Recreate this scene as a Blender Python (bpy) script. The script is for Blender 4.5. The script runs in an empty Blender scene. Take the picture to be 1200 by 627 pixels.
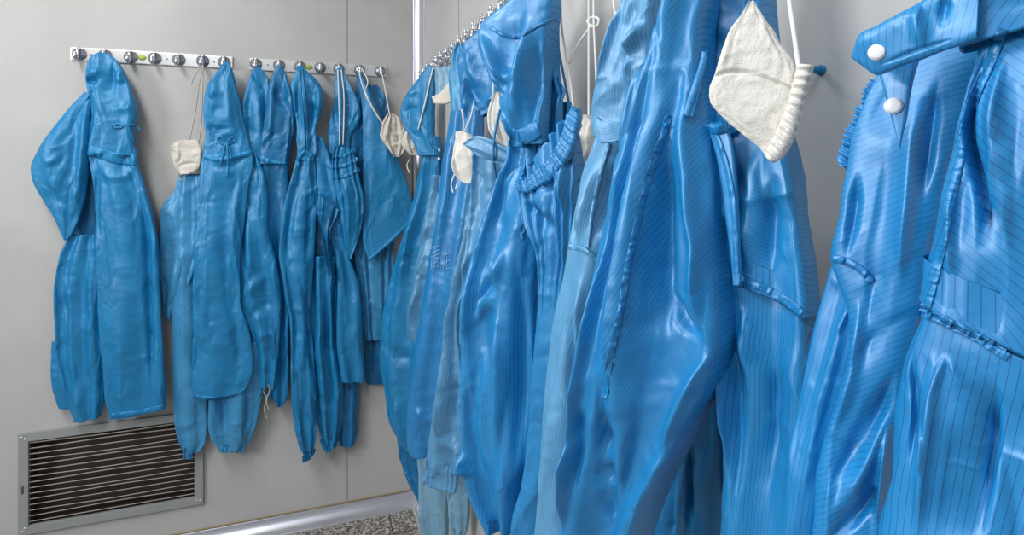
import bpy, bmesh, math, random
import numpy as np
from mathutils import Vector
from mathutils.bvhtree import BVHTree

C = bpy.context.scene.collection
PI = math.pi
# ------------------------------------------------------------------ camera model
F, CX, HY, EYE = 661.0, 600.0, 198.0, 1.35
YAW = math.radians(19.5)
FWD = np.array([math.sin(YAW), math.cos(YAW)])
RGT = np.array([math.cos(YAW), -math.sin(YAW)])
YB, XR = 2.29, 0.423

def ray(px, py):
    t = (px - CX) / F
    d = FWD + t * RGT
    return np.array([d[0], d[1], (HY - py) / F])

class Plane:
    """A vertical plane in the room: point p0, horizontal direction u (to the viewer's right), normal n into the room."""
    def __init__(self, p0, ang):
        self.p0 = np.array(p0, float)
        a = math.radians(ang)
        self.u = np.array([math.cos(a), math.sin(a)])
        self.n = np.array([self.u[1], -self.u[0]])
    def hit(self, px, py, dn=0.0):
        r = ray(px, py)
        p = self.p0 + self.n * dn
        t = (p @ self.n) / (r[:2] @ self.n)
        return np.array([0, 0, EYE]) + t * r

BACK = Plane((0, YB), 0)
RIGHT = Plane((XR, 0), -90)

# ------------------------------------------------------------------ numeric helpers
def pchip(x, y, q):
    x = np.asarray(x, float); y = np.asarray(y, float)
    one = y.ndim == 1
    if one: y = y[:, None]
    n = len(x)
    if n == 2:
        t = ((q - x[0]) / (x[1] - x[0]))[:, None]
        r = y[0] * (1 - t) + y[1] * t
        return r[:, 0] if one else r
    h = np.diff(x); d = np.diff(y, axis=0) / h[:, None]
    m = np.zeros_like(y)
    for i in range(1, n - 1):
        s = d[i - 1] * d[i]
        w1 = 2 * h[i] + h[i - 1]; w2 = h[i] + 2 * h[i - 1]
        with np.errstate(divide='ignore', invalid='ignore'):
            v = (w1 + w2) / (w1 / d[i - 1] + w2 / d[i])
        m[i] = np.where(s > 0, v, 0)
    m[0] = d[0]; m[-1] = d[-1]
    k = np.clip(np.searchsorted(x, q, 'right') - 1, 0, n - 2)
    t = ((q - x[k]) / h[k])[:, None]; hh = h[k][:, None]
    r = ((1 + 2 * t) * (1 - t) ** 2 * y[k] + t * (1 - t) ** 2 * hh * m[k]
         + t * t * (3 - 2 * t) * y[k + 1] + t * t * (t - 1) * hh * m[k + 1])
    return r[:, 0] if one else r

def prof(p, v):
    """a constant or a list of (t, value) evaluated over v in 0..1"""
    if isinstance(p, (int, float)): return np.full_like(v, float(p))
    a = np.array(p, float)
    return pchip(a[:, 0], a[:, 1], v)

def noise_grid(nv, nu, cv, cu, rng, periodic=True):
    """smooth random field, cv x cu cells"""
    cv = max(2, int(cv)); cu = max(2, int(cu))
    g = rng.standard_normal((cv + 3, cu))
    y = np.linspace(0, cv, nv); x = np.linspace(0, cu, nu, endpoint=False)
    yi = np.minimum(y.astype(int), cv); yf = y - yi
    xi = x.astype(int) % cu; xf = x - x.astype(int)
    yf = (yf * yf * (3 - 2 * yf))[:, None]; xf = (xf * xf * (3 - 2 * xf))[None, :]
    a = g[yi][:, xi]; b = g[yi][:, (xi + 1) % cu]; c = g[yi + 1][:, xi]; d = g[yi + 1][:, (xi + 1) % cu]
    return (a * (1 - xf) + b * xf) * (1 - yf) + (c * (1 - xf) + d * xf) * yf

def poly_dist(px, py, pts):
    """distance in px to a polyline, and the position 0..1 along it"""
    pts = np.array(pts, float)
    best = np.full(px.shape, 1e9); pos = np.zeros(px.shape); sgn = np.zeros(px.shape)
    seg = np.hypot(*np.diff(pts, axis=0).T); cum = np.concatenate([[0], np.cumsum(seg)])
    for i in range(len(pts) - 1):
        a, b = pts[i], pts[i + 1]; d = b - a
        t = np.clip(((px - a[0]) * d[0] + (py - a[1]) * d[1]) / (d @ d), 0, 1)
        ex, ey = px - a[0] - t * d[0], py - a[1] - t * d[1]
        r = np.hypot(ex, ey)
        m = r < best
        best = np.where(m, r, best); pos = np.where(m, (cum[i] + t * seg[i]) / cum[-1], pos)
        sgn = np.where(m, np.sign(d[0] * ey - d[1] * ex), sgn)
    return best, pos, sgn

def smooth_pts(pts, n):
    pts = np.array(pts, float)
    s = np.concatenate([[0], np.cumsum(np.linalg.norm(np.diff(pts, axis=0), axis=1))])
    q = np.linspace(0, s[-1], n)
    if len(pts) == 2: return pts[0] + (pts[1] - pts[0]) * (q / s[-1])[:, None]
    out = []
    for j in range(pts.shape[1]):
        # Catmull-Rom through the points
        y = pts[:, j]; m = np.gradient(y, s)
        k = np.clip(np.searchsorted(s, q, 'right') - 1, 0, len(s) - 2)
        h = s[k + 1] - s[k]; t = (q - s[k]) / h
        out.append((1 + 2 * t) * (1 - t) ** 2 * y[k] + t * (1 - t) ** 2 * h * m[k] + t * t * (3 - 2 * t) * y[k + 1] + t * t * (t - 1) * h * m[k + 1])
    return np.array(out).T

def relax(P, ex, ey, iters, hold, bend, noise, rng, pin=None):
    """lets a closed sheet with a little too much cloth in it buckle into wrinkles"""
    T = P.copy(); nv, nu, _ = P.shape
    def rest(di, dj):
        Q = np.roll(T, -dj, axis=1)
        A = T[:nv - di]; B = Q[di:]
        return np.linalg.norm(B - A, axis=2)
    cons = [(0, 1), (1, 0), (1, 1), (1, -1)]
    R = []
    for di, dj in cons:
        r = rest(di, dj)
        e = ex if di == 0 else ey if dj == 0 else 0.5 * (ex + ey)
        R.append(r * (1 + (e[:nv - di] if isinstance(e, np.ndarray) else e)))
    N = normals(P)
    P = P + N * (noise_grid(nv, nu, nv / 5, nu / 5, rng) * noise + noise_grid(nv, nu, nv / 13, nu / 9, rng) * noise * 1.5)[:, :, None]
    cnt = np.full((nv, 1, 1), 8.0); cnt[0] = cnt[-1] = 5.0
    hold = hold if isinstance(hold, np.ndarray) else np.full((nv, nu), hold)
    hold = hold[:, :, None]
    for it in range(iters):
        acc = np.zeros_like(P)
        for (di, dj), r in zip(cons, R):
            Q = np.roll(P, -dj, axis=1) if dj else P
            d = Q[di:] - P[:nv - di]
            L = np.sqrt((d * d).sum(2)) + 1e-9
            c = d * (0.5 * (L - r) / L)[:, :, None]
            acc[:nv - di] += c
            acc[di:] -= np.roll(c, dj, axis=1) if dj else c
        P = P + acc * (2.4 / cnt)
        lap = (np.roll(P, 1, 1) + np.roll(P, -1, 1)) * 0.5 - P
        lap[1:-1] = 0.5 * lap[1:-1] + 0.5 * ((P[:-2] + P[2:]) * 0.5 - P[1:-1])
        P = P + bend * lap
        P = P + hold * (T - P)
        if pin is not None: P[pin] = T[pin]
    return P

def normals(P):
    du = np.roll(P, -1, 1) - np.roll(P, 1, 1)
    dv = np.empty_like(P); dv[1:-1] = P[2:] - P[:-2]; dv[0] = P[1] - P[0]; dv[-1] = P[-1] - P[-2]
    n = np.cross(dv, du); n /= np.linalg.norm(n, axis=2, keepdims=True) + 1e-9
    return n

# ------------------------------------------------------------------ object helpers
def tag(o, label=None, cat=None, group=None, kind=None):
    if label: o['label'] = label
    if cat: o['category'] = cat
    if group: o['group'] = group
    if kind: o['kind'] = kind
    return o

def empty(name, loc):
    o = bpy.data.objects.new(name, None); C.objects.link(o); o.location = loc
    o.empty_display_size = 0.03
    return o

GEO = {}
def mesh_obj(name, V, Fc, mat, parent=None, uv=None, smooth=True, label=None):
    me = bpy.data.meshes.new(name)
    me.from_pydata([tuple(map(float, v)) for v in V], [], Fc)
    if uv is not None:
        lay = me.uv_layers.new(name='UVMap')
        idx = np.empty(len(me.loops), int); me.loops.foreach_get('vertex_index', idx)
        lay.data.foreach_set('uv', np.asarray(uv, float)[idx].ravel())
    if smooth: me.polygons.foreach_set('use_smooth', [True] * len(me.polygons))
    if mat: me.materials.append(mat)
    o = bpy.data.objects.new(name, me); C.objects.link(o)
    if parent is not None:
        o.parent = parent
        r = parent; off = Vector((0, 0, 0))
        while r is not None: off += r.location; r = r.parent
        o.location = -off                      # meshes are written in room coordinates
    if label: o['label'] = label
    top = o
    while top.parent is not None: top = top.parent
    GEO.setdefault(top.name, []).append((np.asarray(V, float), Fc))
    return o

def bvh_of(*roots):
    vs, fs = [], []
    for r in roots:
        for V, Fc in GEO.get(r.name, []):
            b = len(vs); vs.extend(map(tuple, V)); fs.extend([tuple(i + b for i in f) for f in Fc])
    return BVHTree.FromPolygons(vs, fs)

def on_surface(tree, px, py, lift=0.003, fall=None):
    """the point of the cloth met along the sight line through a photo pixel, lifted a little off it"""
    r = ray(px, py); d = Vector(r).normalized()
    h = tree.ray_cast(Vector((0, 0, EYE)), d)
    if h[0] is None:
        return np.array(fall) if fall is not None else None
    return np.array(h[0] - d * lift)

def section(nu, p, back, front=0.74):
    """angles round a flattened tube: most columns on the front"""
    nf = int(nu * front); nb = nu - nf
    th = np.concatenate([np.linspace(PI, 0, nf, endpoint=False), np.linspace(0, -PI, nb, endpoint=False)])
    c, s = np.cos(th), np.sin(th)
    return np.sign(c) * np.abs(c) ** p, np.where(s > 0, np.abs(s) ** p, -back * np.abs(s) ** p)

def creases(X, Y, W, L, rng, fan):
    """folds as hanging cloth has them: sharp on one side, soft on the other; long ones run to the hook, short ones anyhow"""
    H = np.zeros(X.shape)
    area = W * L
    sets = ((3 + L * 4, (0.16, 0.42), (0.009, 0.020), (0.005, 0.011), 0.2, 1.0),
            (5 + area * 230, (0.05, 0.15), (0.0045, 0.011), (0.0022, 0.0060), 0.5, 0.8),
            (6 + area * 650, (0.015, 0.055), (0.002, 0.005), (0.0008, 0.0022), 1.2, 0.2))
    for cnt, ll, ww, aa, spread, f in sets:
        cl = rng.uniform(-0.5, 0.5, (4, 2)) * (W, L) + (0, L / 2)         # creases gather in a few places
        for _ in range(int(cnt)):
            if rng.random() < 0.45:
                c = cl[rng.integers(4)] + rng.normal(0, 0.05, 2)
            else: c = np.array([rng.uniform(-0.5, 0.5) * W, rng.uniform(0, L)])
            ang = fan * f * math.atan2(c[0], c[1] + 0.12) + rng.normal(0, spread)
            ln = min(rng.uniform(*ll), L * 0.9); w = rng.uniform(*ww); a = rng.uniform(*aa) * (1 if rng.random() < 0.62 else -1)
            d0, d1 = math.sin(ang), math.cos(ang)
            t = ((X - c[0]) * d0 + (Y - c[1]) * d1) / (ln * 0.5)
            d = (X - c[0]) * d1 - (Y - c[1]) * d0 + rng.normal(0, 0.10) * ln * (t * t - 0.3) + 0.0
            k = 0.45 if rng.random() < 0.5 else 1.6
            q = np.where(d > 0, d / (w * k), -d / (w * (2.05 - k)))
            H += a * np.exp(-np.sqrt(q * q + 0.04) + 0.2) * np.clip(1 - t * t, 0, 1) ** 1.2
    return H

def loft(name, parent, plane, rows, mat, dn=0.05, b=0.03, back=0.5, p=0.45, nu=96, nv=120,
         folds=(), pleats=None, wr=(), ex=0.022, ey=0.016, iters=0, hold=0.02, bend=0.05, noise=0.0012, crumple=1.0, thick=0.55, fan=0.7,
         seed=1, bottom='open', top='close', rot=0.0, label=None, shear=0.0, post=None):
    """a hanging sleeve of cloth: rows are (y, x_left, x_right) or (x0, y0, x1, y1) traced in the photo and put on a plane
    that stands dn in front of the wall; b is its half thickness."""
    rng = np.random.default_rng(seed)
    rr = np.array([(r[1], r[0], r[2], r[0]) if len(r) == 3 else r for r in rows], float)
    mid = 0.5 * (rr[:, :2] + rr[:, 2:])
    s = np.concatenate([[0], np.cumsum(np.hypot(*np.diff(mid, axis=0).T))]); s /= s[-1]
    v = np.linspace(0, 1, nv)
    R = pchip(s, rr, v)
    dnv, bv = prof(dn, v), prof(b, v)
    cx, sy = section(nu, p, back)
    sx = (cx + 1) / 2                                           # 0 left .. 1 right
    PX = R[:, 0:1] + (R[:, 2:3] - R[:, 0:1]) * sx[None]
    PY = R[:, 1:2] + (R[:, 3:4] - R[:, 1:2]) * sx[None]
    A = np.array([plane.hit(R[i, 0], R[i, 1], dnv[i]) for i in range(nv)])
    B = np.array([plane.hit(R[i, 2], R[i, 3], dnv[i]) for i in range(nv)])
    n3 = np.array([plane.n[0], plane.n[1], 0.0])
    P = A[:, None] + (B - A)[:, None] * sx[None, :, None]
    W = np.linalg.norm(B - A, axis=1)                            # real widths
    px_m = (W / (np.hypot(R[:, 2] - R[:, 0], R[:, 3] - R[:, 1]) + 1e-6))[:, None]
    bb = np.minimum(bv * thick, 0.8 * W + 0.002)
    D = bb[:, None] * sy[None]
    fw = np.clip(sy, 0, 1)[None] ** 0.5                          # displacement fades out to the edges and the back
    S = np.broadcast_to(sx[None], (nv, nu)); Vv = np.broadcast_to(v[:, None], (nv, nu))
    if pleats is None:
        bm_ = float(np.median(bv)); pleats = [(rng.uniform(1.0, 1.9), 0.22 * bm_, rng.uniform(0, 1), rng.uniform(-0.3, 0.3))]
    for k, amp, ph, drift in pleats:                             # long hanging folds: count, amplitude (of the thickness or list), phase, drift
        a = prof(amp, v)[:, None]
        wob = noise_grid(nv, nu, 3, 3, rng) * 0.5
        q = np.cos(2 * PI * (k * S + ph + drift * Vv) + wob)
        q = np.sign(q) * np.abs(q) ** 0.8
        D = D + fw * a * q
        D = D + np.where(sy < 0, 0.4 * a * q, 0)
    for f in folds:                                              # folds seen in the photo: polyline, height in m, width in px[, kind]
        pts, amp, w = f[0], f[1], f[2]; kind = f[3] if len(f) > 3 else 'soft'
        d, t, sg = poly_dist(PX, PY, smooth_pts(pts, 24))
        e = np.clip(np.minimum(t, 1 - t) / 0.38, 0, 1) if kind != 'full' else 1.0
        e = e * e * (3 - 2 * e)
        w = w * (0.55 + 0.45 * e)
        if kind == 'step':                                       # one side lies higher
            q = np.where(sg > 0, np.exp(-(d / w) ** 2), -np.exp(-(d / (w * 0.4)) ** 2) * 0.6) 
        elif kind == 'sharp': q = np.exp(-d / w)
        else: q = np.exp(-(d / w) ** 2)
        D = D + amp * q * e * np.clip(sy * 3, 0, 1)[None]
    for cv, cu, amp, sk in wr:                                    # broad random undulation
        g = noise_grid(nv, nu, cv, cu, rng)
        if sk:
            for i in range(nv): g[i] = np.roll(g[i], int(sk * i))
        D = D + fw * amp * g
    if crumple:                                                  # creases from wear: ridged noise bent by a broader field
        Lr = np.hypot(*(np.diff(mid, axis=0).T)).sum() * np.median(px_m); Wr = 2.2 * np.median(W)
        Lv = np.concatenate([[0], np.cumsum(np.hypot(*np.diff(R[:, :2] * 0.5 + R[:, 2:] * 0.5, axis=0).T))]) * px_m.mean()
        XM = (S - 0.5) * W[:, None]; YM = np.broadcast_to(Lv[:, None], XM.shape)
        Lt, Wx = Lv[-1], W.max()
        D = D + fw * crumple * 0.85 * creases(XM, YM, Wx, Lt, rng, fan)
        g = noise_grid(nv, nu, Lr / 0.012, Wr / 0.011, rng) * 0.0003 + noise_grid(nv, nu, Lr / 0.10, Wr / 0.06, rng) * 0.0016
        D = D + fw * crumple * g
    edge = np.abs(cx)[None] ** 3 * np.sign(cx)[None]
    P = P + (noise_grid(nv, nu, nv / 24, 5, rng) * 0.0016 + noise_grid(nv, nu, nv / 9, 5, rng) * 0.0005)[:, :, None] * (edge * np.minimum(1, W[:, None] * 20))[:, :, None] * np.array([plane.u[0], plane.u[1], 0.0]) * crumple
    P = P + D[:, :, None] * n3
    # cloth coordinates in metres
    U = (S - 0.5) * W[:, None] + 0.0 * D
    Lm = np.concatenate([[0], np.cumsum(np.linalg.norm(np.diff(0.5 * (A + B), axis=0), axis=1))])
    UV = np.stack([U, np.broadcast_to(-Lm[:, None], U.shape)], 2)
    if rot:
        c, si = math.cos(rot), math.sin(rot)
        UV = np.stack([UV[..., 0] * c - UV[..., 1] * si, UV[..., 0] * si + UV[..., 1] * c], 2)
    if iters:
        EX = prof(ex, v)[:, None] * np.ones((1, nu)); EY = prof(ey, v)[:, None] * np.ones((1, nu))
        P = relax(P, EX, EY, iters, hold, bend, noise, rng)
    if post: P = post(P, PX, PY, S, Vv)
    V = [P.reshape(-1, 3)]; UVs = [UV.reshape(-1, 2)]
    Fc = []
    for i in range(nv - 1):
        o = i * nu
        for j in range(nu):
            k = (j + 1) % nu
            Fc.append((o + j, o + nu + j, o + nu + k, o + k))
    base = nv * nu
    if bottom == 'open':                                         # turned-in hem
        c0 = P[-1].mean(0)
        for m, (sc, up) in enumerate(((0.985, -0.0015), (0.965, 0.0), (0.93, 0.02))):
            ring = c0 + (P[-1] - c0) * sc; ring[:, 2] += up
            V.append(ring); UVs.append(UV[-1])
            o0 = (nv - 1) * nu if m == 0 else base - nu
            for j in range(nu):
                k = (j + 1) % nu
                Fc.append((o0 + j, base + j, base + k, o0 + k))
            base += nu
    elif bottom == 'close':
        V.append(P[-1].mean(0)[None]); UVs.append(UV[-1].mean(0)[None]); o0 = (nv - 1) * nu
        for j in range(nu): Fc.append((o0 + j, base, o0 + (j + 1) % nu))
        base += 1
    if top == 'close':
        V.append(P[0].mean(0)[None]); UVs.append(UV[0].mean(0)[None])
        for j in range(nu): Fc.append((j, (j + 1) % nu, base))
        base += 1
    return mesh_obj(name, np.concatenate(V), Fc, mat, parent, np.concatenate(UVs), label=label)

def tube_geo(pts, r, nr=8, flat=1.0, up=None):
    pts = np.asarray(pts, float); n = len(pts)
    t = np.gradient(pts, axis=0); t /= np.linalg.norm(t, axis=1, keepdims=True) + 1e-9
    ref = np.array([0.31, -0.9, 0.3]) if up is None else np.asarray(up, float)
    V = []
    rr = r if hasattr(r, '__len__') else [r] * n
    for i in range(n):
        a = np.cross(t[i], ref); a /= np.linalg.norm(a) + 1e-9
        b = np.cross(a, t[i])
        for k in range(nr):
            th = 2 * PI * k / nr
            V.append(pts[i] + rr[i] * (math.cos(th) * a + flat * math.sin(th) * b))
    Fc = [(i * nr + k, i * nr + (k + 1) % nr, (i + 1) * nr + (k + 1) % nr, (i + 1) * nr + k) for i in range(n - 1) for k in range(nr)]
    Fc.append(tuple(range(nr))[::-1]); Fc.append(tuple((n - 1) * nr + k for k in range(nr)))
    return np.array(V), Fc

def join_geo(parts):
    V, Fc = [], []; b = 0
    for v, f in parts:
        V.append(v); Fc += [tuple(i + b for i in q) for q in f]; b += len(v)
    return np.concatenate(V), Fc

def cord(name, parent, pts, r, mat, n=40, flat=1.0, up=None, label=None, twist=True):
    """pts: list of 3-D points, or list of lists for several strands in one cord"""
    strands = pts if isinstance(pts[0], list) else [pts]
    G = []
    for s in strands: G.append(tube_geo(smooth_pts(s, n), r, 8, flat, up))
    V, Fc = join_geo(G)
    return mesh_obj(name, V, Fc, mat, parent, np.stack([V[:, 0] + V[:, 1], V[:, 2]], 1), label=label)

def drape(name, parent, tree, pix, r, mat, lift=0.003, n=40, flat=1.0, label=None, plane=None, dn=0.05):
    """a cord, tape or seam lying on the cloth along a photo polyline"""
    strands = pix if isinstance(pix[0], list) else [pix]
    G = []
    for s in strands:
        q = smooth_pts(s, n); P = []
        for x, y in q:
            h = on_surface(tree, x, y, lift)
            P.append(h)
        good = [i for i, h in enumerate(P) if h is not None]
        if len(good) < 2: continue
        dep = [np.hypot(P[i][0], P[i][1]) for i in good]
        for i in range(n):
            if P[i] is None:
                rr = ray(*q[i]); dd = np.interp(i, good, dep); P[i] = np.array([0, 0, EYE]) + rr * dd / np.hypot(rr[0], rr[1])
        P = np.array(P)
        K = P.copy()
        for _ in range(3): K[1:-1] = (K[:-2] + K[1:-1] * 2 + K[2:]) / 4
        to_cam = np.array([0, 0, EYE]) - K.mean(0)
        G.append(tube_geo(K, r, 8, flat, to_cam))
    if not G: return None
    V, Fc = join_geo(G)
    return mesh_obj(name, V, Fc, mat, parent, np.stack([V[:, 0] + V[:, 1], V[:, 2]], 1), label=label)

def band(name, parent, tree, pix, w_px, mat, lift=0.002, n=80, th=0.0012, pucker=0.0, freq=60, label=None, seed=3, rot=0.0):
    """a flat strip (seam, hem, collar tape) lying on the cloth; w_px wide in the photo"""
    rng = np.random.default_rng(seed)
    q = smooth_pts(pix, n)
    t = np.gradient(q, axis=0); t /= np.linalg.norm(t, axis=1, keepdims=True)
    nn = np.stack([-t[:, 1], t[:, 0]], 1)
    m = 7
    G = np.full((n, m, 3), np.nan)
    ww = prof(w_px, np.linspace(0, 1, n))
    for j in range(m):
        o = (j / (m - 1) - 0.5)
        for i in range(n):
            x, y = q[i] + nn[i] * o * ww[i]
            h = on_surface(tree, x, y, lift)
            if h is not None: G[i, j] = h
    dep = np.hypot(G[..., 0], G[..., 1]); md = np.nanmedian(dep, axis=1)
    ok = ~np.isnan(md)
    if not ok.any(): return None
    md = np.interp(np.arange(n), np.flatnonzero(ok), md[ok])
    for j in range(m):
        o = (j / (m - 1) - 0.5)
        for i in range(n):
            if np.isnan(dep[i, j]) or abs(dep[i, j] - md[i]) > 0.04:
                x, y = q[i] + nn[i] * o * ww[i]; r = ray(x, y)
                G[i, j] = np.array([0, 0, EYE]) + r * md[i] / np.hypot(r[0], r[1])
    for _ in range(2): G[1:-1] = (G[:-2] + 2 * G[1:-1] + G[2:]) / 4
    cam = np.array([0, 0, EYE]) - G; cam /= np.linalg.norm(cam, axis=2, keepdims=True)
    prfl = np.sin(np.linspace(0, PI, m)) ** 0.3
    xs = np.linspace(0, freq, n); kn = rng.standard_normal((int(freq) + 3, 3))
    rnd = np.stack([np.interp(xs, np.arange(int(freq) + 3), kn[:, k]) for k in range(3)], 1)
    rnd = np.sign(rnd) * np.abs(rnd) ** 1.3
    e = np.linspace(0, 1, m)
    puck = pucker * (rnd[:, 0:1] * np.sin(PI * e)[None] + 0.55 * rnd[:, 1:2] * (1 - e)[None] + 0.55 * rnd[:, 2:3] * e[None])
    for q in (1, m - 2): puck[:, q] -= th * 0.6                     # stitch lines
    T = G + cam * (th * prfl[None, :, None] + puck[:, :, None])
    Bk = G - cam * 0.002
    V = np.concatenate([T.reshape(-1, 3), Bk.reshape(-1, 3)])
    Fc = []
    k = n * m
    for i in range(n - 1):
        for j in range(m - 1):
            a = i * m + j
            Fc.append((a, a + 1, a + m + 1, a + m)); Fc.append((k + a, k + a + m, k + a + m + 1, k + a + 1))
        a = i * m; Fc.append((a, a + m, k + a + m, k + a)); a = i * m + m - 1; Fc.append((a, k + a, k + a + m, a + m))
    L = np.concatenate([[0], np.cumsum(np.linalg.norm(np.diff(G[:, 3], axis=0), axis=1))])
    wm = np.linalg.norm(G[n // 2, -1] - G[n // 2, 0])
    UV = np.stack(np.broadcast_arrays(np.linspace(0, wm, m)[None], L[:, None]), 2).reshape(-1, 2)
    if rot:
        c, s = math.cos(rot), math.sin(rot); UV = UV @ np.array([[c, s], [-s, c]])
    return mesh_obj(name, V, Fc, mat, parent, np.concatenate([UV, UV]), label=label)
# ------------------------------------------------------------------ materials
def lin(r, g, b):
    f = lambda c: c / 12.92 if c <= 0.04045 else ((c + 0.055) / 1.055) ** 2.4
    return (f(r / 255), f(g / 255), f(b / 255), 1)

class NT:
    def __init__(self, name):
        self.m = bpy.data.materials.new(name); self.m.use_nodes = True
        self.t = self.m.node_tree; self.n = self.t.nodes; self.l = self.t.links
        self.b = self.n['Principled BSDF']
    def add(self, typ, **kw):
        x = self.n.new(typ)
        for k, v in kw.items(): setattr(x, k, v)
        return x
    def math(self, op, a, b=None, c=None):
        x = self.add('ShaderNodeMath', operation=op)
        for i, q in enumerate((a, b, c)):
            if q is None: continue
            if isinstance(q, (int, float)): x.inputs[i].default_value = q
            else: self.l.new(q, x.inputs[i])
        return x.outputs[0]
    def mix(self, fac, a, b):
        x = self.add('ShaderNodeMix', data_type='RGBA')
        for s, q in ((0, fac), (6, a), (7, b)):
            if isinstance(q, (int, float, tuple)): x.inputs[s].default_value = q
            else: self.l.new(q, x.inputs[s])
        return x.outputs[2]
    def noise(self, scale, detail=3, co=None, rough=0.5, dist=0.0):
        x = self.add('ShaderNodeTexNoise'); x.inputs['Scale'].default_value = scale
        x.inputs['Detail'].default_value = detail; x.inputs['Roughness'].default_value = rough; x.inputs['Distortion'].default_value = dist
        if co is not None: self.l.new(co, x.inputs['Vector'])
        return x.outputs[0]
    def ramp(self, f, stops):
        x = self.add('ShaderNodeValToRGB'); self.l.new(f, x.inputs[0])
        e = x.color_ramp.elements
        while len(e) < len(stops): e.new(0.5)
        for i, (p, c) in enumerate(stops):
            e[i].position = p; e[i].color = c if len(c) == 4 else (*c, 1)
        return x.outputs[0]
    def bump(self, h, strength=0.3, dist=0.002):
        x = self.add('ShaderNodeBump'); x.inputs['Strength'].default_value = strength; x.inputs['Distance'].default_value = dist
        self.l.new(h, x.inputs['Height']); self.l.new(x.outputs[0], self.b.inputs['Normal'])
    def obj(self, s=(1, 1, 1)):
        t = self.add('ShaderNodeTexCoord'); m = self.add('ShaderNodeMapping'); m.inputs['Scale'].default_value = s
        self.l.new(t.outputs['Object'], m.inputs[0]); return m.outputs[0]
    def set(self, **kw):
        for k, v in kw.items():
            i = self.b.inputs[k.replace('_', ' ')]
            if isinstance(v, (int, float, tuple)): i.default_value = v
            else: self.l.new(v, i)
        return self

def plain(name, col, rough=0.5, metal=0.0, spec=0.5, bump=None):
    t = NT(name); t.set(Roughness=rough, Metallic=metal, Specular_IOR_Level=spec)
    n = t.noise(14, 3, t.obj())
    k = tuple(c * 0.88 for c in col[:3]) + (1,)
    t.set(Base_Color=t.mix(n, k, col))
    if bump: t.bump(t.noise(bump[0], 4, t.obj()), bump[1], bump[2])
    return t.m

def satin(name, col, fade=None, stripe=None, pitch=0.005, grid=False, rough=0.34, fine=1.0, line=0.13, spec=0.85, metal=0.08):
    """glossy polyester weave, with woven-in dark conductive threads where stripe is given"""
    t = NT(name)
    uvn = t.add('ShaderNodeUVMap'); uv = uvn.outputs[0]
    big = t.noise(9, 2, t.obj())
    dark = tuple(c * 0.86 for c in col[:3]) + (1,)
    c = t.mix(big, dark, fade or tuple(min(1, q * 1.12) for q in col[:3]) + (1,))
    if stripe:
        sep = t.add('ShaderNodeSeparateXYZ'); t.l.new(uv, sep.inputs[0])
        fx = t.math('FRACT', t.math('MULTIPLY', sep.outputs[0], 1 / pitch))
        f = t.math('LESS_THAN', fx, line)
        if grid:
            fy = t.math('FRACT', t.math('MULTIPLY', sep.outputs[1], 1 / pitch))
            f = t.math('MAXIMUM', f, t.math('LESS_THAN', fy, line))
        c = t.mix(t.math('MULTIPLY', f, 0.8), c, stripe)
    t.set(Base_Color=c, Roughness=t.math('MULTIPLY_ADD', t.noise(40, 2, t.obj()), 0.16, rough - 0.08), Specular_IOR_Level=spec, Metallic=metal)
    o = t.obj((1.0, 1.0, 0.7))
    wn = t.add('ShaderNodeTexNoise'); wn.inputs['Scale'].default_value = 16; wn.inputs['Detail'].default_value = 2; t.l.new(o, wn.inputs['Vector'])
    wv = t.add('ShaderNodeVectorMath', operation='MULTIPLY_ADD'); t.l.new(wn.outputs['Color'], wv.inputs[0]); wv.inputs[1].default_value = (0.06, 0.06, 0.06); t.l.new(o, wv.inputs[2])
    def vor(scale):
        x = t.add('ShaderNodeTexVoronoi'); x.inputs['Scale'].default_value = scale; t.l.new(wv.outputs[0], x.inputs['Vector'])
        return x.outputs['Distance']
    area = t.ramp(t.noise(11, 2, o), [(0.38, (0.15, 0.15, 0.15)), (0.62, (1, 1, 1))])
    h = t.math('ADD', t.math('MULTIPLY', vor(26), 1.0), t.math('MULTIPLY', vor(70), 0.3))
    h = t.math('ADD', t.math('MULTIPLY', h, area), t.math('MULTIPLY', t.noise(150, 2, o), 0.08))
    t.bump(h, 0.45 * fine, 0.006)
    return t.m

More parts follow.
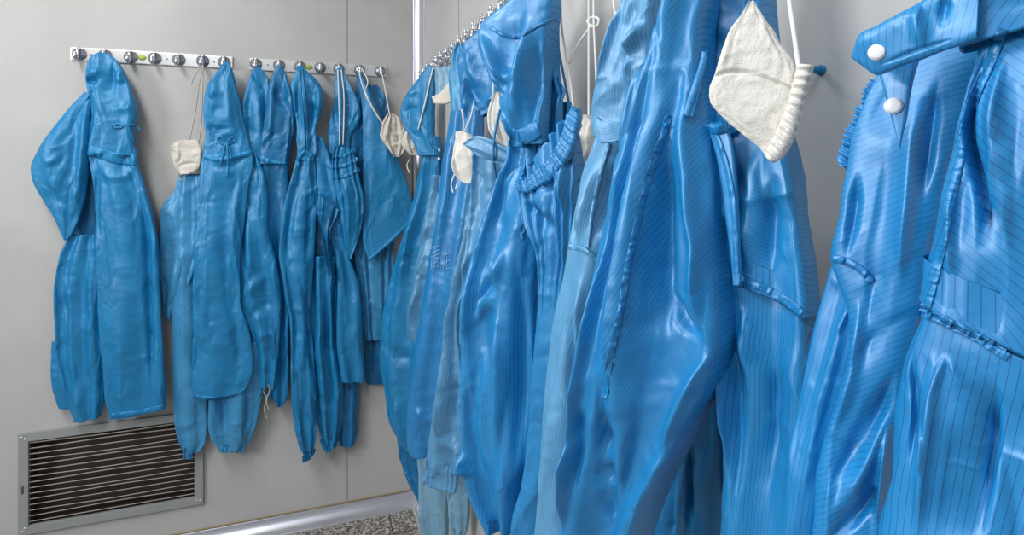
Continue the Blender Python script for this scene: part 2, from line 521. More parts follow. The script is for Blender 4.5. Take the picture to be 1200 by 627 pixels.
M = {}
def materials():
    t = NT('wall_panel')                                        # painted steel sandwich panel, grimy in places
    n = t.noise(2.2, 5, t.obj(), 0.6)
    t.set(Base_Color=t.mix(t.ramp(n, [(0.3, (0, 0, 0)), (0.75, (1, 1, 1))]), lin(172, 171, 168), lin(188, 187, 185)), Roughness=0.42, Specular_IOR_Level=0.35)
    t.bump(t.noise(90, 2, t.obj()), 0.05, 0.001); M['wall'] = t.m
    M['ceil'] = plain('ceiling_panel', lin(215, 214, 210), 0.6)
    t = NT('terrazzo')
    v = t.add('ShaderNodeTexVoronoi'); v.inputs['Scale'].default_value = 170; t.l.new(t.obj(), v.inputs['Vector'])
    s = t.add('ShaderNodeSeparateColor'); t.l.new(v.outputs['Color'], s.inputs[0])
    chips = t.ramp(s.outputs[0], [(0.0, lin(52, 48, 44)), (0.3, lin(88, 82, 76)), (0.5, lin(140, 134, 126)), (0.8, lin(178, 172, 164)), (1.0, lin(205, 200, 192))])
    x = t.add('ShaderNodeSeparateXYZ'); t.l.new(t.obj(), x.inputs[0])
    def joint(o, off): return t.math('LESS_THAN', t.math('FRACT', t.math('ADD', t.math('MULTIPLY', o, 2.5), off)), 0.012)
    jt = t.math('MAXIMUM', joint(x.outputs[0], 0.3), joint(x.outputs[1], 0.72))
    t.set(Base_Color=t.mix(jt, chips, lin(50, 47, 44)), Roughness=0.4); M['floor'] = t.m
    M['steel'] = plain('brushed_steel', lin(222, 221, 219), 0.3, 0.55)
    M['alu'] = plain('aluminium', lin(215, 215, 220), 0.36, 1.0, bump=(60, 0.05, 0.001))
    M['cove'] = plain('white_aluminium', lin(205, 206, 214), 0.3, 0.7)
    M['chrome'] = plain('chrome', lin(225, 225, 230), 0.08, 1.0)
    M['hookplate'] = plain('hook_disc', lin(160, 165, 176), 0.25, 0.5)
    M['green'] = plain('green_sticker', lin(176, 205, 90), 0.6)
    M['grille'] = plain('grille_frame', lin(160, 162, 162), 0.4, 0.25)
    M['slat'] = plain('grille_slat', lin(190, 184, 174), 0.45, 0.15)
    M['duct'] = plain('duct_dark', lin(84, 72, 64), 0.8)
    M['seam'] = plain('panel_joint', lin(146, 143, 137), 0.6)
    M['caulk'] = plain('old_caulk', lin(160, 142, 112), 0.7)
    M['gauze'] = gauze('white_gauze', lin(222, 217, 208))
    M['gauze2'] = gauze('cream_gauze', lin(222, 214, 202))
    M['string'] = plain('white_string', lin(232, 230, 224), 0.8, bump=(700, 0.4, 0.001))
    M['string2'] = plain('grey_string', lin(178, 172, 162), 0.8, bump=(700, 0.4, 0.001))
    M['button'] = plain('white_snap', lin(238, 240, 244), 0.25)
    M['stain'] = plain('brown_stain', lin(92, 70, 60), 0.7)
    K = lin(8, 72, 132)
    M['teal'] = satin('plain_blue_nylon', lin(6, 114, 168), lin(16, 132, 186), rough=0.46, spec=0.65)
    M['teal2'] = satin('plain_deep_blue_nylon', lin(4, 98, 150), lin(10, 114, 166), rough=0.42, spec=0.6)
    M['teal3'] = satin('worn_blue_nylon', lin(38, 129, 181), lin(70, 150, 197), rough=0.42, spec=0.6)
    M['tealtape'] = satin('blue_tape', lin(12, 118, 174), lin(26, 136, 190), rough=0.45, spec=0.5, fine=0.6)
    M['str_far'] = satin('fine_striped_blue', lin(6, 114, 176), lin(20, 132, 192), K, 0.0042, line=0.2, rough=0.42)
    M['str'] = satin('striped_blue', lin(8, 120, 182), lin(26, 142, 202), K, 0.0036, line=0.13, fine=0.6, rough=0.42)
    M['str_mid'] = satin('mid_striped_blue', lin(8, 120, 182), lin(26, 142, 202), K, 0.0026, line=0.12, fine=0.6, rough=0.42)
    M['str_big'] = satin('bold_striped_blue', lin(8, 118, 182), lin(28, 140, 202), K, 0.0033, line=0.10, fine=0.5, rough=0.42)
    M['grid'] = satin('faded_grid_blue', lin(58, 128, 174), lin(94, 156, 194), lin(58, 118, 164), 0.0042, True, line=0.2, fine=0.9, rough=0.45)
    M['fade'] = satin('faded_striped_blue', lin(74, 146, 193), lin(106, 168, 208), lin(44, 112, 160), 0.0030, line=0.18, fine=0.6, rough=0.45)
    M['pale'] = satin('washed_out_grey_blue', lin(100, 150, 178), lin(126, 168, 192), rough=0.5)

def gauze(name, col):
    t = NT(name)
    n = t.noise(30, 4, t.obj())
    t.set(Base_Color=t.mix(n, tuple(c * 0.84 for c in col[:3]) + (1,), col), Roughness=0.9, Specular_IOR_Level=0.15, Sheen_Weight=0.3)
    t.bump(t.math('ADD', t.noise(160, 4, t.obj()), t.math('MULTIPLY', t.noise(900, 2, t.obj()), 0.4)), 0.5, 0.003)
    return t.m

# ------------------------------------------------------------------ room
def box_geo(lo, hi, bev=0.0):
    bm = bmesh.new(); bmesh.ops.create_cube(bm, size=1)
    lo, hi = np.array(lo, float), np.array(hi, float)
    for v in bm.verts: v.co = Vector((lo + hi) / 2 + np.array(v.co) * (hi - lo))
    if bev: bmesh.ops.bevel(bm, geom=bm.edges[:], offset=bev, segments=2, affect='EDGES', profile=0.7)
    bm.verts.ensure_lookup_table()
    V = np.array([v.co[:] for v in bm.verts]); Fc = [tuple(v.index for v in f.verts) for f in bm.faces]
    bm.free(); return V, Fc

def shape_geo(fn):
    bm = bmesh.new(); fn(bm); bm.verts.index_update()
    V = np.array([v.co[:] for v in bm.verts]); Fc = [tuple(v.index for v in f.verts) for f in bm.faces]
    bm.free(); return V, Fc

def rot_to(V, axis):
    """turn geometry made along +Z so that it points along axis"""
    q = Vector((0, 0, 1)).rotation_difference(Vector(axis))
    m = np.array(q.to_matrix()); return V @ m.T

def cyl(r, h, axis, at, seg=24, r2=None, bev=0.0):
    def f(bm):
        bmesh.ops.create_cone(bm, cap_ends=True, segments=seg, radius1=r, radius2=r if r2 is None else r2, depth=h)
        if bev: bmesh.ops.bevel(bm, geom=[e for e in bm.edges if abs(e.verts[0].co.z - e.verts[1].co.z) < 1e-6], offset=bev, segments=2, affect='EDGES')
    V, Fc = shape_geo(f); return rot_to(V, axis) + np.array(at), Fc

def dome(r, h, axis, at):
    def f(bm):
        bmesh.ops.create_uvsphere(bm, u_segments=24, v_segments=12, radius=1)
        for v in bm.verts: v.co = Vector((v.co.x * r, v.co.y * r, v.co.z * h))
    V, Fc = shape_geo(f); return rot_to(V, axis) + np.array(at), Fc

X0, Y0, ZC = -2.5, -2.0, 2.6
def struct(name, geo, mat, smooth=False):
    return tag(mesh_obj(name, *geo, mat, smooth=smooth), kind='structure')

def room():
    tk = 0.08
    vl, vr = -0.905, -0.372                                         # opening of the vent
    vt, vb = 0.478, 0.150
    struct('wall_back', join_geo([box_geo((X0, YB, 0), (vl, YB + tk, ZC)), box_geo((vr, YB, 0), (XR + tk, YB + tk, ZC)),
                                  box_geo((vl, YB, 0), (vr, YB + tk, vb)), box_geo((vl, YB, vt), (vr, YB + tk, ZC))]), M['wall'])
    struct('wall_right', box_geo((XR, Y0, 0), (XR + tk, YB, ZC)), M['wall'])
    struct('wall_left', box_geo((X0 - tk, Y0, 0), (X0, YB + tk, ZC)), M['wall'])
    struct('wall_front', box_geo((X0 - tk, Y0 - tk, 0), (XR + tk, Y0, ZC)), M['wall'])
    struct('floor', box_geo((X0 - tk, Y0 - tk, -0.05), (XR + tk, YB + tk, 0)), M['floor'])
    struct('ceiling', box_geo((X0 - tk, Y0 - tk, ZC), (XR + tk, YB + tk, ZC + 0.05)), M['ceil'])
    # rounded aluminium coving: floor edges and the corner
    def cove(p0, p1, a, bdir, r=0.045, seg=10):
        p0, p1, a, bdir = map(lambda q: np.array(q, float), (p0, p1, a, bdir))
        V, Fc = [], []
        prof_ = [a * 0 + bdir * r] + [(a * (r - r * math.sin(t)) + bdir * (r - r * math.cos(t))) for t in np.linspace(0, PI / 2, seg)][::-1]
        ring = [np.zeros(3)] + [a * (r * (1 - math.sin(t))) + bdir * (r * (1 - math.cos(t))) for t in np.linspace(0, PI / 2, seg)]
        for p in (p0, p1): V += [p + q for q in ring]
        k = len(ring)
        Fc = [(i, (i + 1) % k, k + (i + 1) % k, k + i) for i in range(k)]
        return np.array(V), Fc
    struct('trim_1', cove((XR, YB, 0), (XR, YB, ZC), (-1, 0, 0), (0, -1, 0), 0.042), M['cove'], True)
    struct('baseboard_back', cove((X0, YB, 0), (XR, YB, 0), (0, -1, 0), (0, 0, 1), 0.05), M['cove'], True)
    struct('baseboard_right', cove((XR, Y0, 0), (XR, YB, 0), (-1, 0, 0), (0, 0, 1), 0.05), M['cove'], True)
    for i, x in enumerate((0.128,)):
        struct('trim_%d' % (2 + i), box_geo((x - 0.0012, YB - 0.0012, 0.055), (x + 0.0012, YB + 0.001, ZC)), M['seam'])
    struct('trim_3', box_geo((XR - 0.0012, 1.68, 0.055), (XR + 0.001, 1.6824, ZC)), M['seam'])
    struct('trim_4', box_geo((X0, YB - 0.0035, 0.049), (XR - 0.04, YB + 0.001, 0.0545), 0.001), M['caulk'])
    y0, y1, z0, z1 = -0.15, 0.85, 1.45, 2.15                     # unseen frame added round the side light; the wall behind is closed
    struct('side_light_frame', join_geo([box_geo((X0, y0 - 0.05, z0 - 0.05), (X0 + 0.025, y0, z1 + 0.05)), box_geo((X0, y1, z0 - 0.05), (X0 + 0.025, y1 + 0.05, z1 + 0.05)), box_geo((X0, y0, z0 - 0.05), (X0 + 0.025, y1, z0)), box_geo((X0, y0, z1), (X0 + 0.025, y1, z1 + 0.05))]), M['grille'])
    # ---- return air grille
    g = empty('air_vent', (-0.64, YB, 0.15)); tag(g, 'grey metal louvred air vent low on the back wall', 'vent')
    fr = 0.028
    lo, hi = (vl - 0.003, vb - 0.003), (vr + 0.003, vt + 0.003)
    y0, y1 = YB - 0.012, YB + 0.002
    P = [box_geo((lo[0], y0, lo[1]), (lo[0] + fr, y1, hi[1]), 0.002), box_geo((hi[0] - fr, y0, lo[1]), (hi[0], y1, hi[1]), 0.002),
         box_geo((lo[0] + fr - 0.001, y0 + 0.0005, lo[1]), (hi[0] - fr + 0.001, y1, lo[1] + fr), 0.002), box_geo((lo[0] + fr - 0.001, y0 + 0.0005, hi[1] - fr), (hi[0] - fr + 0.001, y1, hi[1]), 0.002)]
    mesh_obj('frame', *join_geo(P), M['grille'], g, smooth=False)
    x0, x1, z0, z1 = vl + fr - 0.004, vr - fr + 0.004, vb + fr - 0.004, vt - fr + 0.004
    mesh_obj('duct', *join_geo([box_geo((x0, YB + 0.055, z0), (x1, YB + 0.06, z1)), box_geo((x0 - 0.004, YB - 0.0, z0), (x0, YB + 0.06, z1)), box_geo((x1, YB, z0), (x1 + 0.004, YB + 0.06, z1)),
                                box_geo((x0, YB, z0 - 0.004), (x1, YB + 0.06, z0)), box_geo((x0, YB, z1), (x1, YB + 0.06, z1 + 0.004))]), M['duct'], g, smooth=False)
    ns = 15
    for i in range(ns):
        z = z0 + 0.012 + (z1 - z0 - 0.02) * i / (ns - 1)
        c = 0.004 * math.sin(i * 2.1)                             # a few slats are bent
        V = []; n = 24
        for k in range(n + 1):
            x = x0 + (x1 - x0) * k / n; s = c * math.sin(PI * k / n) ** 2
            zz = z + s
            V += [(x, YB - 0.004, zz - 0.001), (x, YB - 0.004, zz + 0.0016), (x, YB + 0.02, zz - 0.0104), (x, YB + 0.02, zz - 0.013)]
        Fc = [(4 * k + a, 4 * k + (a + 1) % 4, 4 * k + 4 + (a + 1) % 4, 4 * k + 4 + a) for k in range(n) for a in range(4)]
        mesh_obj('slat', np.array(V), Fc, M['slat'], g, smooth=False)
    for (x, z) in ((lo[0] + 0.01, hi[1] - 0.012), (lo[0] + 0.02, hi[1] - 0.02), (hi[0] - 0.01, lo[1] + 0.012), (hi[0] - 0.02, lo[1] + 0.016), (lo[0] + 0.012, lo[1] + 0.012), (lo[0] + 0.018, lo[1] + 0.022)):
        mesh_obj('screw', *dome(0.0045, 0.002, (0, -1, 0), (x, y0, z)), M['chrome'], g)
    mesh_obj('latch', *box_geo((lo[0] + 0.01, y0 - 0.002, 0.285), (lo[0] + 0.016, y0 + 0.001, 0.31), 0.001), M['duct'], g)

def hook_rail(label, plane, xa, xb, z, hooks, holes, sticker, group, small=False):
    """stainless strip with hooks; positions in metres along the wall"""
    u = np.array([plane.u[0], plane.u[1], 0]); n = np.array([plane.n[0], plane.n[1], 0]); p0 = np.array([plane.p0[0], plane.p0[1], 0])
    def W(a, d, h): return p0 + u * a + n * d + np.array([0, 0, h])
    def place(V): return p0 + np.outer(V[:, 0], u) + np.outer(V[:, 1], n) + np.outer(V[:, 2], (0, 0, 1))
    r = empty('hook_rail', W((xa + xb) / 2, 0, z)); tag(r, label, 'coat rail', group)
    hz = 0.022
    V, Fc = box_geo((xa, 0.0005, z - hz), (xb, 0.006, z + hz), 0.0025)
    mesh_obj('plate', place(V), Fc, M['steel'], r, smooth=False)
    k = 0.021 if not small else 0.017
    for a in hooks:
        V1, F1 = cyl(k, 0.006, (0, 1, 0), (a, 0.008, z), 28, bev=0.002)
        h = mesh_obj('hook', *join_geo([(place(V1), F1)]), M['hookplate'], r)
        pts = [(a, 0.012, z + 0.014), (a, 0.024, z + 0.011), (a, 0.027, z - 0.004), (a, 0.03, z - 0.018), (a, 0.040, z - 0.022), (a, 0.045, z - 0.012), (a, 0.045, z - 0.004)]
        V2, F2 = tube_geo(smooth_pts(pts, 24), 0.0042, 10, 1.3, (1, 0, 0))
        V3, F3 = dome(0.0048, 0.0048, (0, 1, 0), (a, 0.045, z - 0.002))
        V4, F4 = box_geo((a - 0.004, 0.009, z - 0.016), (a + 0.004, 0.02, z + 0.020), 0.002)
        V, Fc = join_geo([(V2, F2), (V3, F3), (V4, F4)])
        mesh_obj('prong', place(V), Fc, M['chrome'], h)
    for a in holes:
        V, Fc = cyl(0.003, 0.002, (0, 1, 0), (a, 0.0062, z), 16)
        mesh_obj('screw', place(V), Fc, M['hookplate'], r)
    if sticker is not None:
        V, Fc = cyl(1.0, 0.0012, (0, 1, 0), (0, 0, 0), 32)
        V = V * np.array([0.013, 1, 0.009]) + np.array([sticker, 0.0064, z])
        s = mesh_obj('sticker', place(V), Fc, M['green'], r, label='green oval sticker')
    return r
# ------------------------------------------------------------------ rails and clothes
def bx(px): return float(BACK.hit(px, HY)[0])
def rails():
    z = 1.738
    hook_rail('stainless hook rail at left, above the air vent', BACK, bx(83.5), bx(273), z, [bx(x) for x in (94, 124, 154, 182, 210, 238, 263)], [bx(x) for x in (108, 196, 251)], bx(167), 'hook rails on the back wall')
    hook_rail('stainless hook rail nearest the corner on the back wall', BACK, bx(293), bx(452.5), z, [bx(x) for x in (300, 327, 351.5, 375, 397, 421, 445)], [bx(x) for x in (314, 385, 412)], bx(362), 'hook rails on the back wall')
    hook_rail('stainless hook rail running along the right wall from the corner', RIGHT, -2.13, 0.2, 1.715, [-2.11 + 0.075 * i for i in range(31)], [], None, None)

def cuff(parent, plane, y0, y1, xl, xr, mat, dn, b, name='cuff', k=8, amp=0.0025, seed=1, **kw):
    """gathered elastic end"""
    return loft(name, parent, plane, [(y0, xl, xr), ((y0 + y1) / 2, xl + 0.5, xr - 0.5), (y1, xl, xr)], mat, dn=dn, b=b, pleats=[(k, amp, 0.1, 0)], nu=120, nv=20, iters=0, crumple=0.3, seed=seed, top='open', **kw)

def string(name, parent, plane, strands, r, mat, dn, label=None):
    """cords hanging free: photo polylines put dn in front of a plane (dn may be a list along the cord)"""
    for s in (strands if isinstance(strands[0], list) else [strands]):
        d = dn if hasattr(dn, '__len__') else [dn] * len(s)
        q = np.interp(np.linspace(0, 1, len(s)), np.linspace(0, 1, len(d)), d)
        cord(name, parent, [tuple(plane.hit(x, y, k)) for (x, y), k in zip(s, q)], r, mat, label=label)

def coverall_far_left():
    m = M['teal']
    g = empty('coverall', BACK.hit(124, 66, 0.04)); tag(g, 'blue hooded coverall at the far left above the air vent, its left sleeve ballooning out', 'coverall')
    loft('sleeve', g, BACK, [(108, 99, 108), (125, 82, 108), (150, 62, 107), (175, 46, 106), (198, 37, 105), (212, 39, 103), (235, 52, 100), (255, 64, 94), (270, 71, 88), (281, 76, 80)], m,
         dn=0.055, b=[(0, 0.02), (0.4, 0.045), (1, 0.015)], nu=110, nv=130, seed=2, bottom='close', p=0.75, pleats=[],
         folds=[([(103, 105), (101, 160), (96, 210), (86, 262)], 0.014, 5), ([(90, 125), (88, 190), (80, 250)], -0.010, 6), ([(78, 140), (62, 190), (74, 240)], 0.012, 9), ([(50, 180), (62, 190), (82, 172)], 0.007, 4), ([(58, 215), (72, 235), (84, 245)], -0.006, 4)])
    loft('lining', g, BACK, [(178, 96, 120), (250, 90, 122), (300, 72, 126), (360, 70, 126), (420, 74, 124)], M['teal2'], dn=0.018, b=0.012, nu=60, nv=70, seed=31)
    loft('sleeve', g, BACK, [(275, 82, 116), (300, 70, 119), (340, 64, 121), (380, 66, 122), (420, 68, 122), (450, 76, 122.5), (79, 474, 122, 468), (83, 484, 121, 478), (87, 494, 119.5, 487)], m,
         dn=0.045, b=0.022, nu=100, nv=130, seed=3, pleats=[(2.3, 0.008, 0.1, 0.1)],
         folds=[([(94, 280), (94, 380), (92, 480)], -0.010, 3), ([(104, 290), (106, 400), (104, 480)], 0.006, 5), ([(112, 180), (112, 300), (118, 440)], -0.006, 4)])
    loft('cuff', g, BACK, [(400, 61, 84), (430, 60, 86), (450, 61, 88), (470, 66, 88), (478, 69, 86)], m, dn=0.035, b=0.014, nu=70, nv=60, seed=32, crumple=1.8)
    loft('body', g, BACK, [(175, 102, 160), (190, 105, 162), (215, 109, 170), (250, 111, 180), (290, 112, 186), (340, 114, 188), (400, 117, 191), (430, 120, 192.5), (122, 456, 194, 449), (125, 474, 194, 464), (128, 483, 193.5, 472), (131, 491, 193, 478)], m,
         dn=0.065, b=[(0, 0.022), (0.3, 0.034), (1, 0.028)], nu=130, nv=160, seed=4, pleats=[(1.6, 0.006, 0.3, 0.1)],
         folds=[([(164, 200), (172, 280), (176, 380), (180, 480)], -0.02, 4), ([(117, 192), (114, 240), (118, 300)], -0.012, 4), ([(112, 182), (130, 206), (148, 206), (160, 185)], 0.009, 5), ([(150, 210), (152, 330), (163, 480)], 0.006, 6), ([(128, 240), (126, 330), (132, 460)], 0.004, 7)])
    loft('hood', g, BACK, [(62, 118, 124), (66, 109, 133), (78, 103, 143), (92, 101, 150), (105, 103, 155), (120, 107, 160), (135, 107, 162), (150, 105, 159), (165, 104, 158), (182, 103, 160)], m,
         dn=0.065, b=[(0, 0.012), (0.2, 0.035), (0.7, 0.04), (1, 0.028)], nu=110, nv=110, seed=5, pleats=[],
         folds=[([(102, 90), (110, 96), (120, 92)], -0.016, 3.5), ([(104, 82), (112, 86), (122, 82)], 0.01, 5), ([(135, 70), (134, 100), (134, 120), (148, 128)], -0.014, 3), ([(141, 80), (144, 102)], 0.010, 5), ([(110, 102), (108, 140), (103, 180)], -0.014, 3), ([(112, 105), (125, 140), (138, 178)], 0.007, 4), ([(134, 122), (150, 128), (160, 122)], 0.008, 5)])
    tr = bvh_of(g)
    band('collar', g, tr, [(103, 176), (118, 180), (135, 185), (160, 188)], 13, M['tealtape'], th=0.003, pucker=0.0006, freq=12)
    band('hem', g, tr, [(131, 487), (160, 484), (192, 477)], 6, M['tealtape'], th=0.0015, pucker=0.0008, freq=16)
    drape('tie', g, tr, [[(130, 147), (140, 145), (148, 147), (156, 146), (165, 153)], [(150, 148), (154, 158), (158, 168)], [(138, 143), (134, 149), (143, 149)]], 0.0035, M['tealtape'], flat=0.4, lift=0.006)

def smock_second():
    m, w = M['teal'], M['teal3']
    g = empty('coverall', BACK.hit(263, 74, 0.04)); tag(g, 'blue coverall with a drawstring bow under its hood, beside the small cream mask', 'coverall')
    loft('trouser_leg', g, BACK, [(205, 208, 236), (250, 203, 238), (300, 201, 240), (373, 201, 242), (420, 202, 243), (456, 203, 243), (500, 206, 243), (520, 211, 240), (530, 216, 232)], w, dn=0.035, b=[(0, 0.02), (0.8, 0.026), (1, 0.012)], seed=6, nv=150)
    cuff(g, BACK, 527, 537, 214, 226, w, 0.035, 0.012, seed=6, k=5)
    loft('trouser_leg', g, BACK, [(400, 243, 312), (440, 245, 310), (472, 245, 306), (497, 244, 301), (512, 247, 296), (522, 254, 290), (526, 258, 286)], w, dn=0.045, b=[(0, 0.026), (0.8, 0.03), (1, 0.014)], seed=7, folds=[([(260, 430), (262, 480), (266, 524)], -0.012, 4), ([(278, 440), (276, 520)], 0.008, 6), ([(292, 440), (290, 480), (284, 520)], -0.007, 3)])
    cuff(g, BACK, 522, 529, 256, 287, w, 0.045, 0.014, seed=8, k=7)
    loft('sleeve', g, BACK, [(204, 214, 238), (222, 205, 240), (247, 189, 240), (289, 186, 236), (331, 188, 226), (355, 191, 220), (369, 193, 212), (377, 199, 205)], w, dn=0.03, b=[(0, 0.015), (0.4, 0.026), (1, 0.01)], seed=9, bottom='close',
         folds=[([(196, 245), (205, 270), (200, 330)], -0.009, 4), ([(214, 230), (212, 290), (205, 360)], 0.01, 5), ([(206, 300), (214, 305)], 0.006, 4)])
    loft('sleeve', g, BACK, [(180, 280, 300), (214, 278, 313), (272, 277, 318), (310, 277, 326), (331, 278, 329), (352, 279, 330), (385, 292, 329), (414, 299, 327), (440, 303, 324), (455, 305, 322)], m, dn=0.055, b=[(0, 0.02), (0.5, 0.035), (1, 0.014)], seed=10, nv=150,
         folds=[([(300, 190), (304, 260), (316, 330)], 0.010, 5), ([(288, 250), (292, 310), (282, 350)], 0.010, 5), ([(296, 200), (286, 280), (288, 330)], -0.010, 4), ([(282, 352), (300, 330), (318, 322)], 0.010, 5), ([(290, 378), (304, 360), (322, 352)], -0.010, 5), ([(300, 400), (312, 390), (326, 392)], 0.007, 5), ([(296, 350), (310, 345)], -0.006, 5)])
    loft('body', g, BACK, [(180, 238, 297), (195, 235, 296), (214, 233, 292), (272, 230, 285), (310, 227, 281), (350, 226, 282), (385, 226, 292), (420, 225, 297), (440, 225, 295), (225, 454, 291, 450), (227, 460, 288, 456), (230, 466, 284, 461)], m, dn=0.075, b=[(0, 0.02), (0.4, 0.03), (1, 0.026)], seed=11, nv=160, nu=120, pleats=[(1.2, 0.006, 0.4, 0.1)],
         folds=[([(244, 195), (240, 300), (236, 440)], 0.008, 6), ([(268, 190), (262, 260), (264, 350)], -0.008, 6), ([(284, 190), (275, 260), (272, 340)], 0.010, 5), ([(240, 187), (258, 196), (275, 192), (292, 182)], -0.008, 4), ([(270, 350), (278, 400), (276, 455)], -0.007, 6)])
    loft('hood', g, BACK, [(73, 262, 268), (80, 258, 271), (94, 247, 275), (117, 239, 281), (131, 238, 284), (145, 239, 287), (158, 242, 290), (172, 240, 294), (184, 239, 296)], m, dn=0.065, b=[(0, 0.01), (0.3, 0.035), (1, 0.03)], seed=12, pleats=[],
         folds=[([(266, 80), (268, 110), (272, 150), (284, 175)], 0.010, 5), ([(244, 115), (254, 108), (264, 112)], 0.008, 5), ([(242, 145), (254, 152), (268, 150)], -0.012, 4), ([(258, 170), (270, 162), (282, 172)], -0.014, 4), ([(278, 110), (284, 140), (292, 170)], -0.008, 4), ([(248, 128), (262, 130)], -0.006, 5)])
    tr = bvh_of(g)
    band('collar', g, tr, [(239, 183), (256, 187), (272, 184), (296, 178)], 6, M['tealtape'], th=0.003, pucker=0.0007, freq=12)
    band('hem', g, tr, [(226, 464), (246, 467), (280, 461), (288, 456)], 4.5, M['tealtape'], pucker=0.0006, freq=16)
    drape('bow', g, tr, [[(265, 168), (258, 160), (254, 163), (264, 169), (272, 160), (276, 164), (266, 169)], [(264, 168), (261, 182), (258, 194)], [(266, 168), (267, 190), (266, 207)], [(265, 168), (270, 178), (271, 186)]], 0.0028, M['tealtape'], flat=0.5, lift=0.006, n=60)
    string('drawstring', g, BACK, [[(311, 448), (309, 458), (313, 468), (310, 478), (313, 491)], [(313, 448), (316, 458), (312, 468), (315, 480)]], 0.0022, M['string2'], 0.06, label='grey cord end')
    mesh_obj('cord_lock', *dome(0.009, 0.012, (0, 0, 1), BACK.hit(311, 455, 0.06)), M['duct'], g, label='dark cord lock')

def coveralls_third():
    m = M['teal2']
    g = empty('coverall', BACK.hit(300, 77, 0.03)); tag(g, 'narrow blue coverall hanging straight from the first hook of the rail nearer the corner', 'coverall')
    loft('body', g, BACK, [(150, 286, 320), (180, 282, 322), (260, 288, 328), (340, 300, 334), (420, 306, 336), (466, 310, 336)], m, dn=0.025, b=0.018, seed=21)
    loft('hood', g, BACK, [(77, 297, 304), (91, 293, 313), (110, 287, 316), (125, 283, 317), (145, 283, 318), (166, 285, 318), (185, 287, 319)], M['teal'], dn=0.045, b=[(0, 0.01), (0.4, 0.03), (1, 0.03)], seed=22, pleats=[],
         folds=[([(300, 82), (303, 120), (306, 175)], 0.012, 4), ([(294, 100), (292, 140), (296, 180)], -0.01, 4), ([(310, 95), (312, 140), (312, 180)], -0.008, 3)])
    g = empty('coverall', BACK.hit(327, 77, 0.03)); tag(g, 'deep blue coverall with a hollow drooping hood, second on the rail nearer the corner', 'coverall')
    loft('body', g, BACK, [(188, 303, 338), (207, 303, 339), (260, 305, 338), (330, 312, 338), (400, 316, 339), (456, 318, 338), (470, 321, 334), (475, 324, 331)], m, dn=0.045, b=[(0, 0.02), (1, 0.02)], seed=23, folds=[([(316, 200), (318, 300), (326, 460)], 0.008, 5), ([(328, 200), (330, 300), (332, 460)], -0.008, 4)])
    loft('hood', g, BACK, [(77, 323, 330), (85, 320, 334), (96, 316, 338), (115, 313, 343), (133, 311, 346), (150, 308, 346), (165, 306, 343), (180, 305, 340), (192, 305, 339)], m, dn=0.055, b=[(0, 0.01), (0.3, 0.034), (1, 0.028)], seed=24, pleats=[],
         folds=[([(326, 96), (328, 115), (338, 130)], -0.022, 5), ([(334, 92), (342, 112), (344, 135)], 0.012, 4), ([(320, 100), (318, 130), (314, 175)], 0.010, 4), ([(330, 130), (328, 160), (326, 185)], 0.008, 4)])
    tr = bvh_of(g)
    band('collar', g, tr, [(305, 184), (316, 189), (328, 192), (338, 194)], 7, M['tealtape'], th=0.003, pucker=0.0007, freq=10)

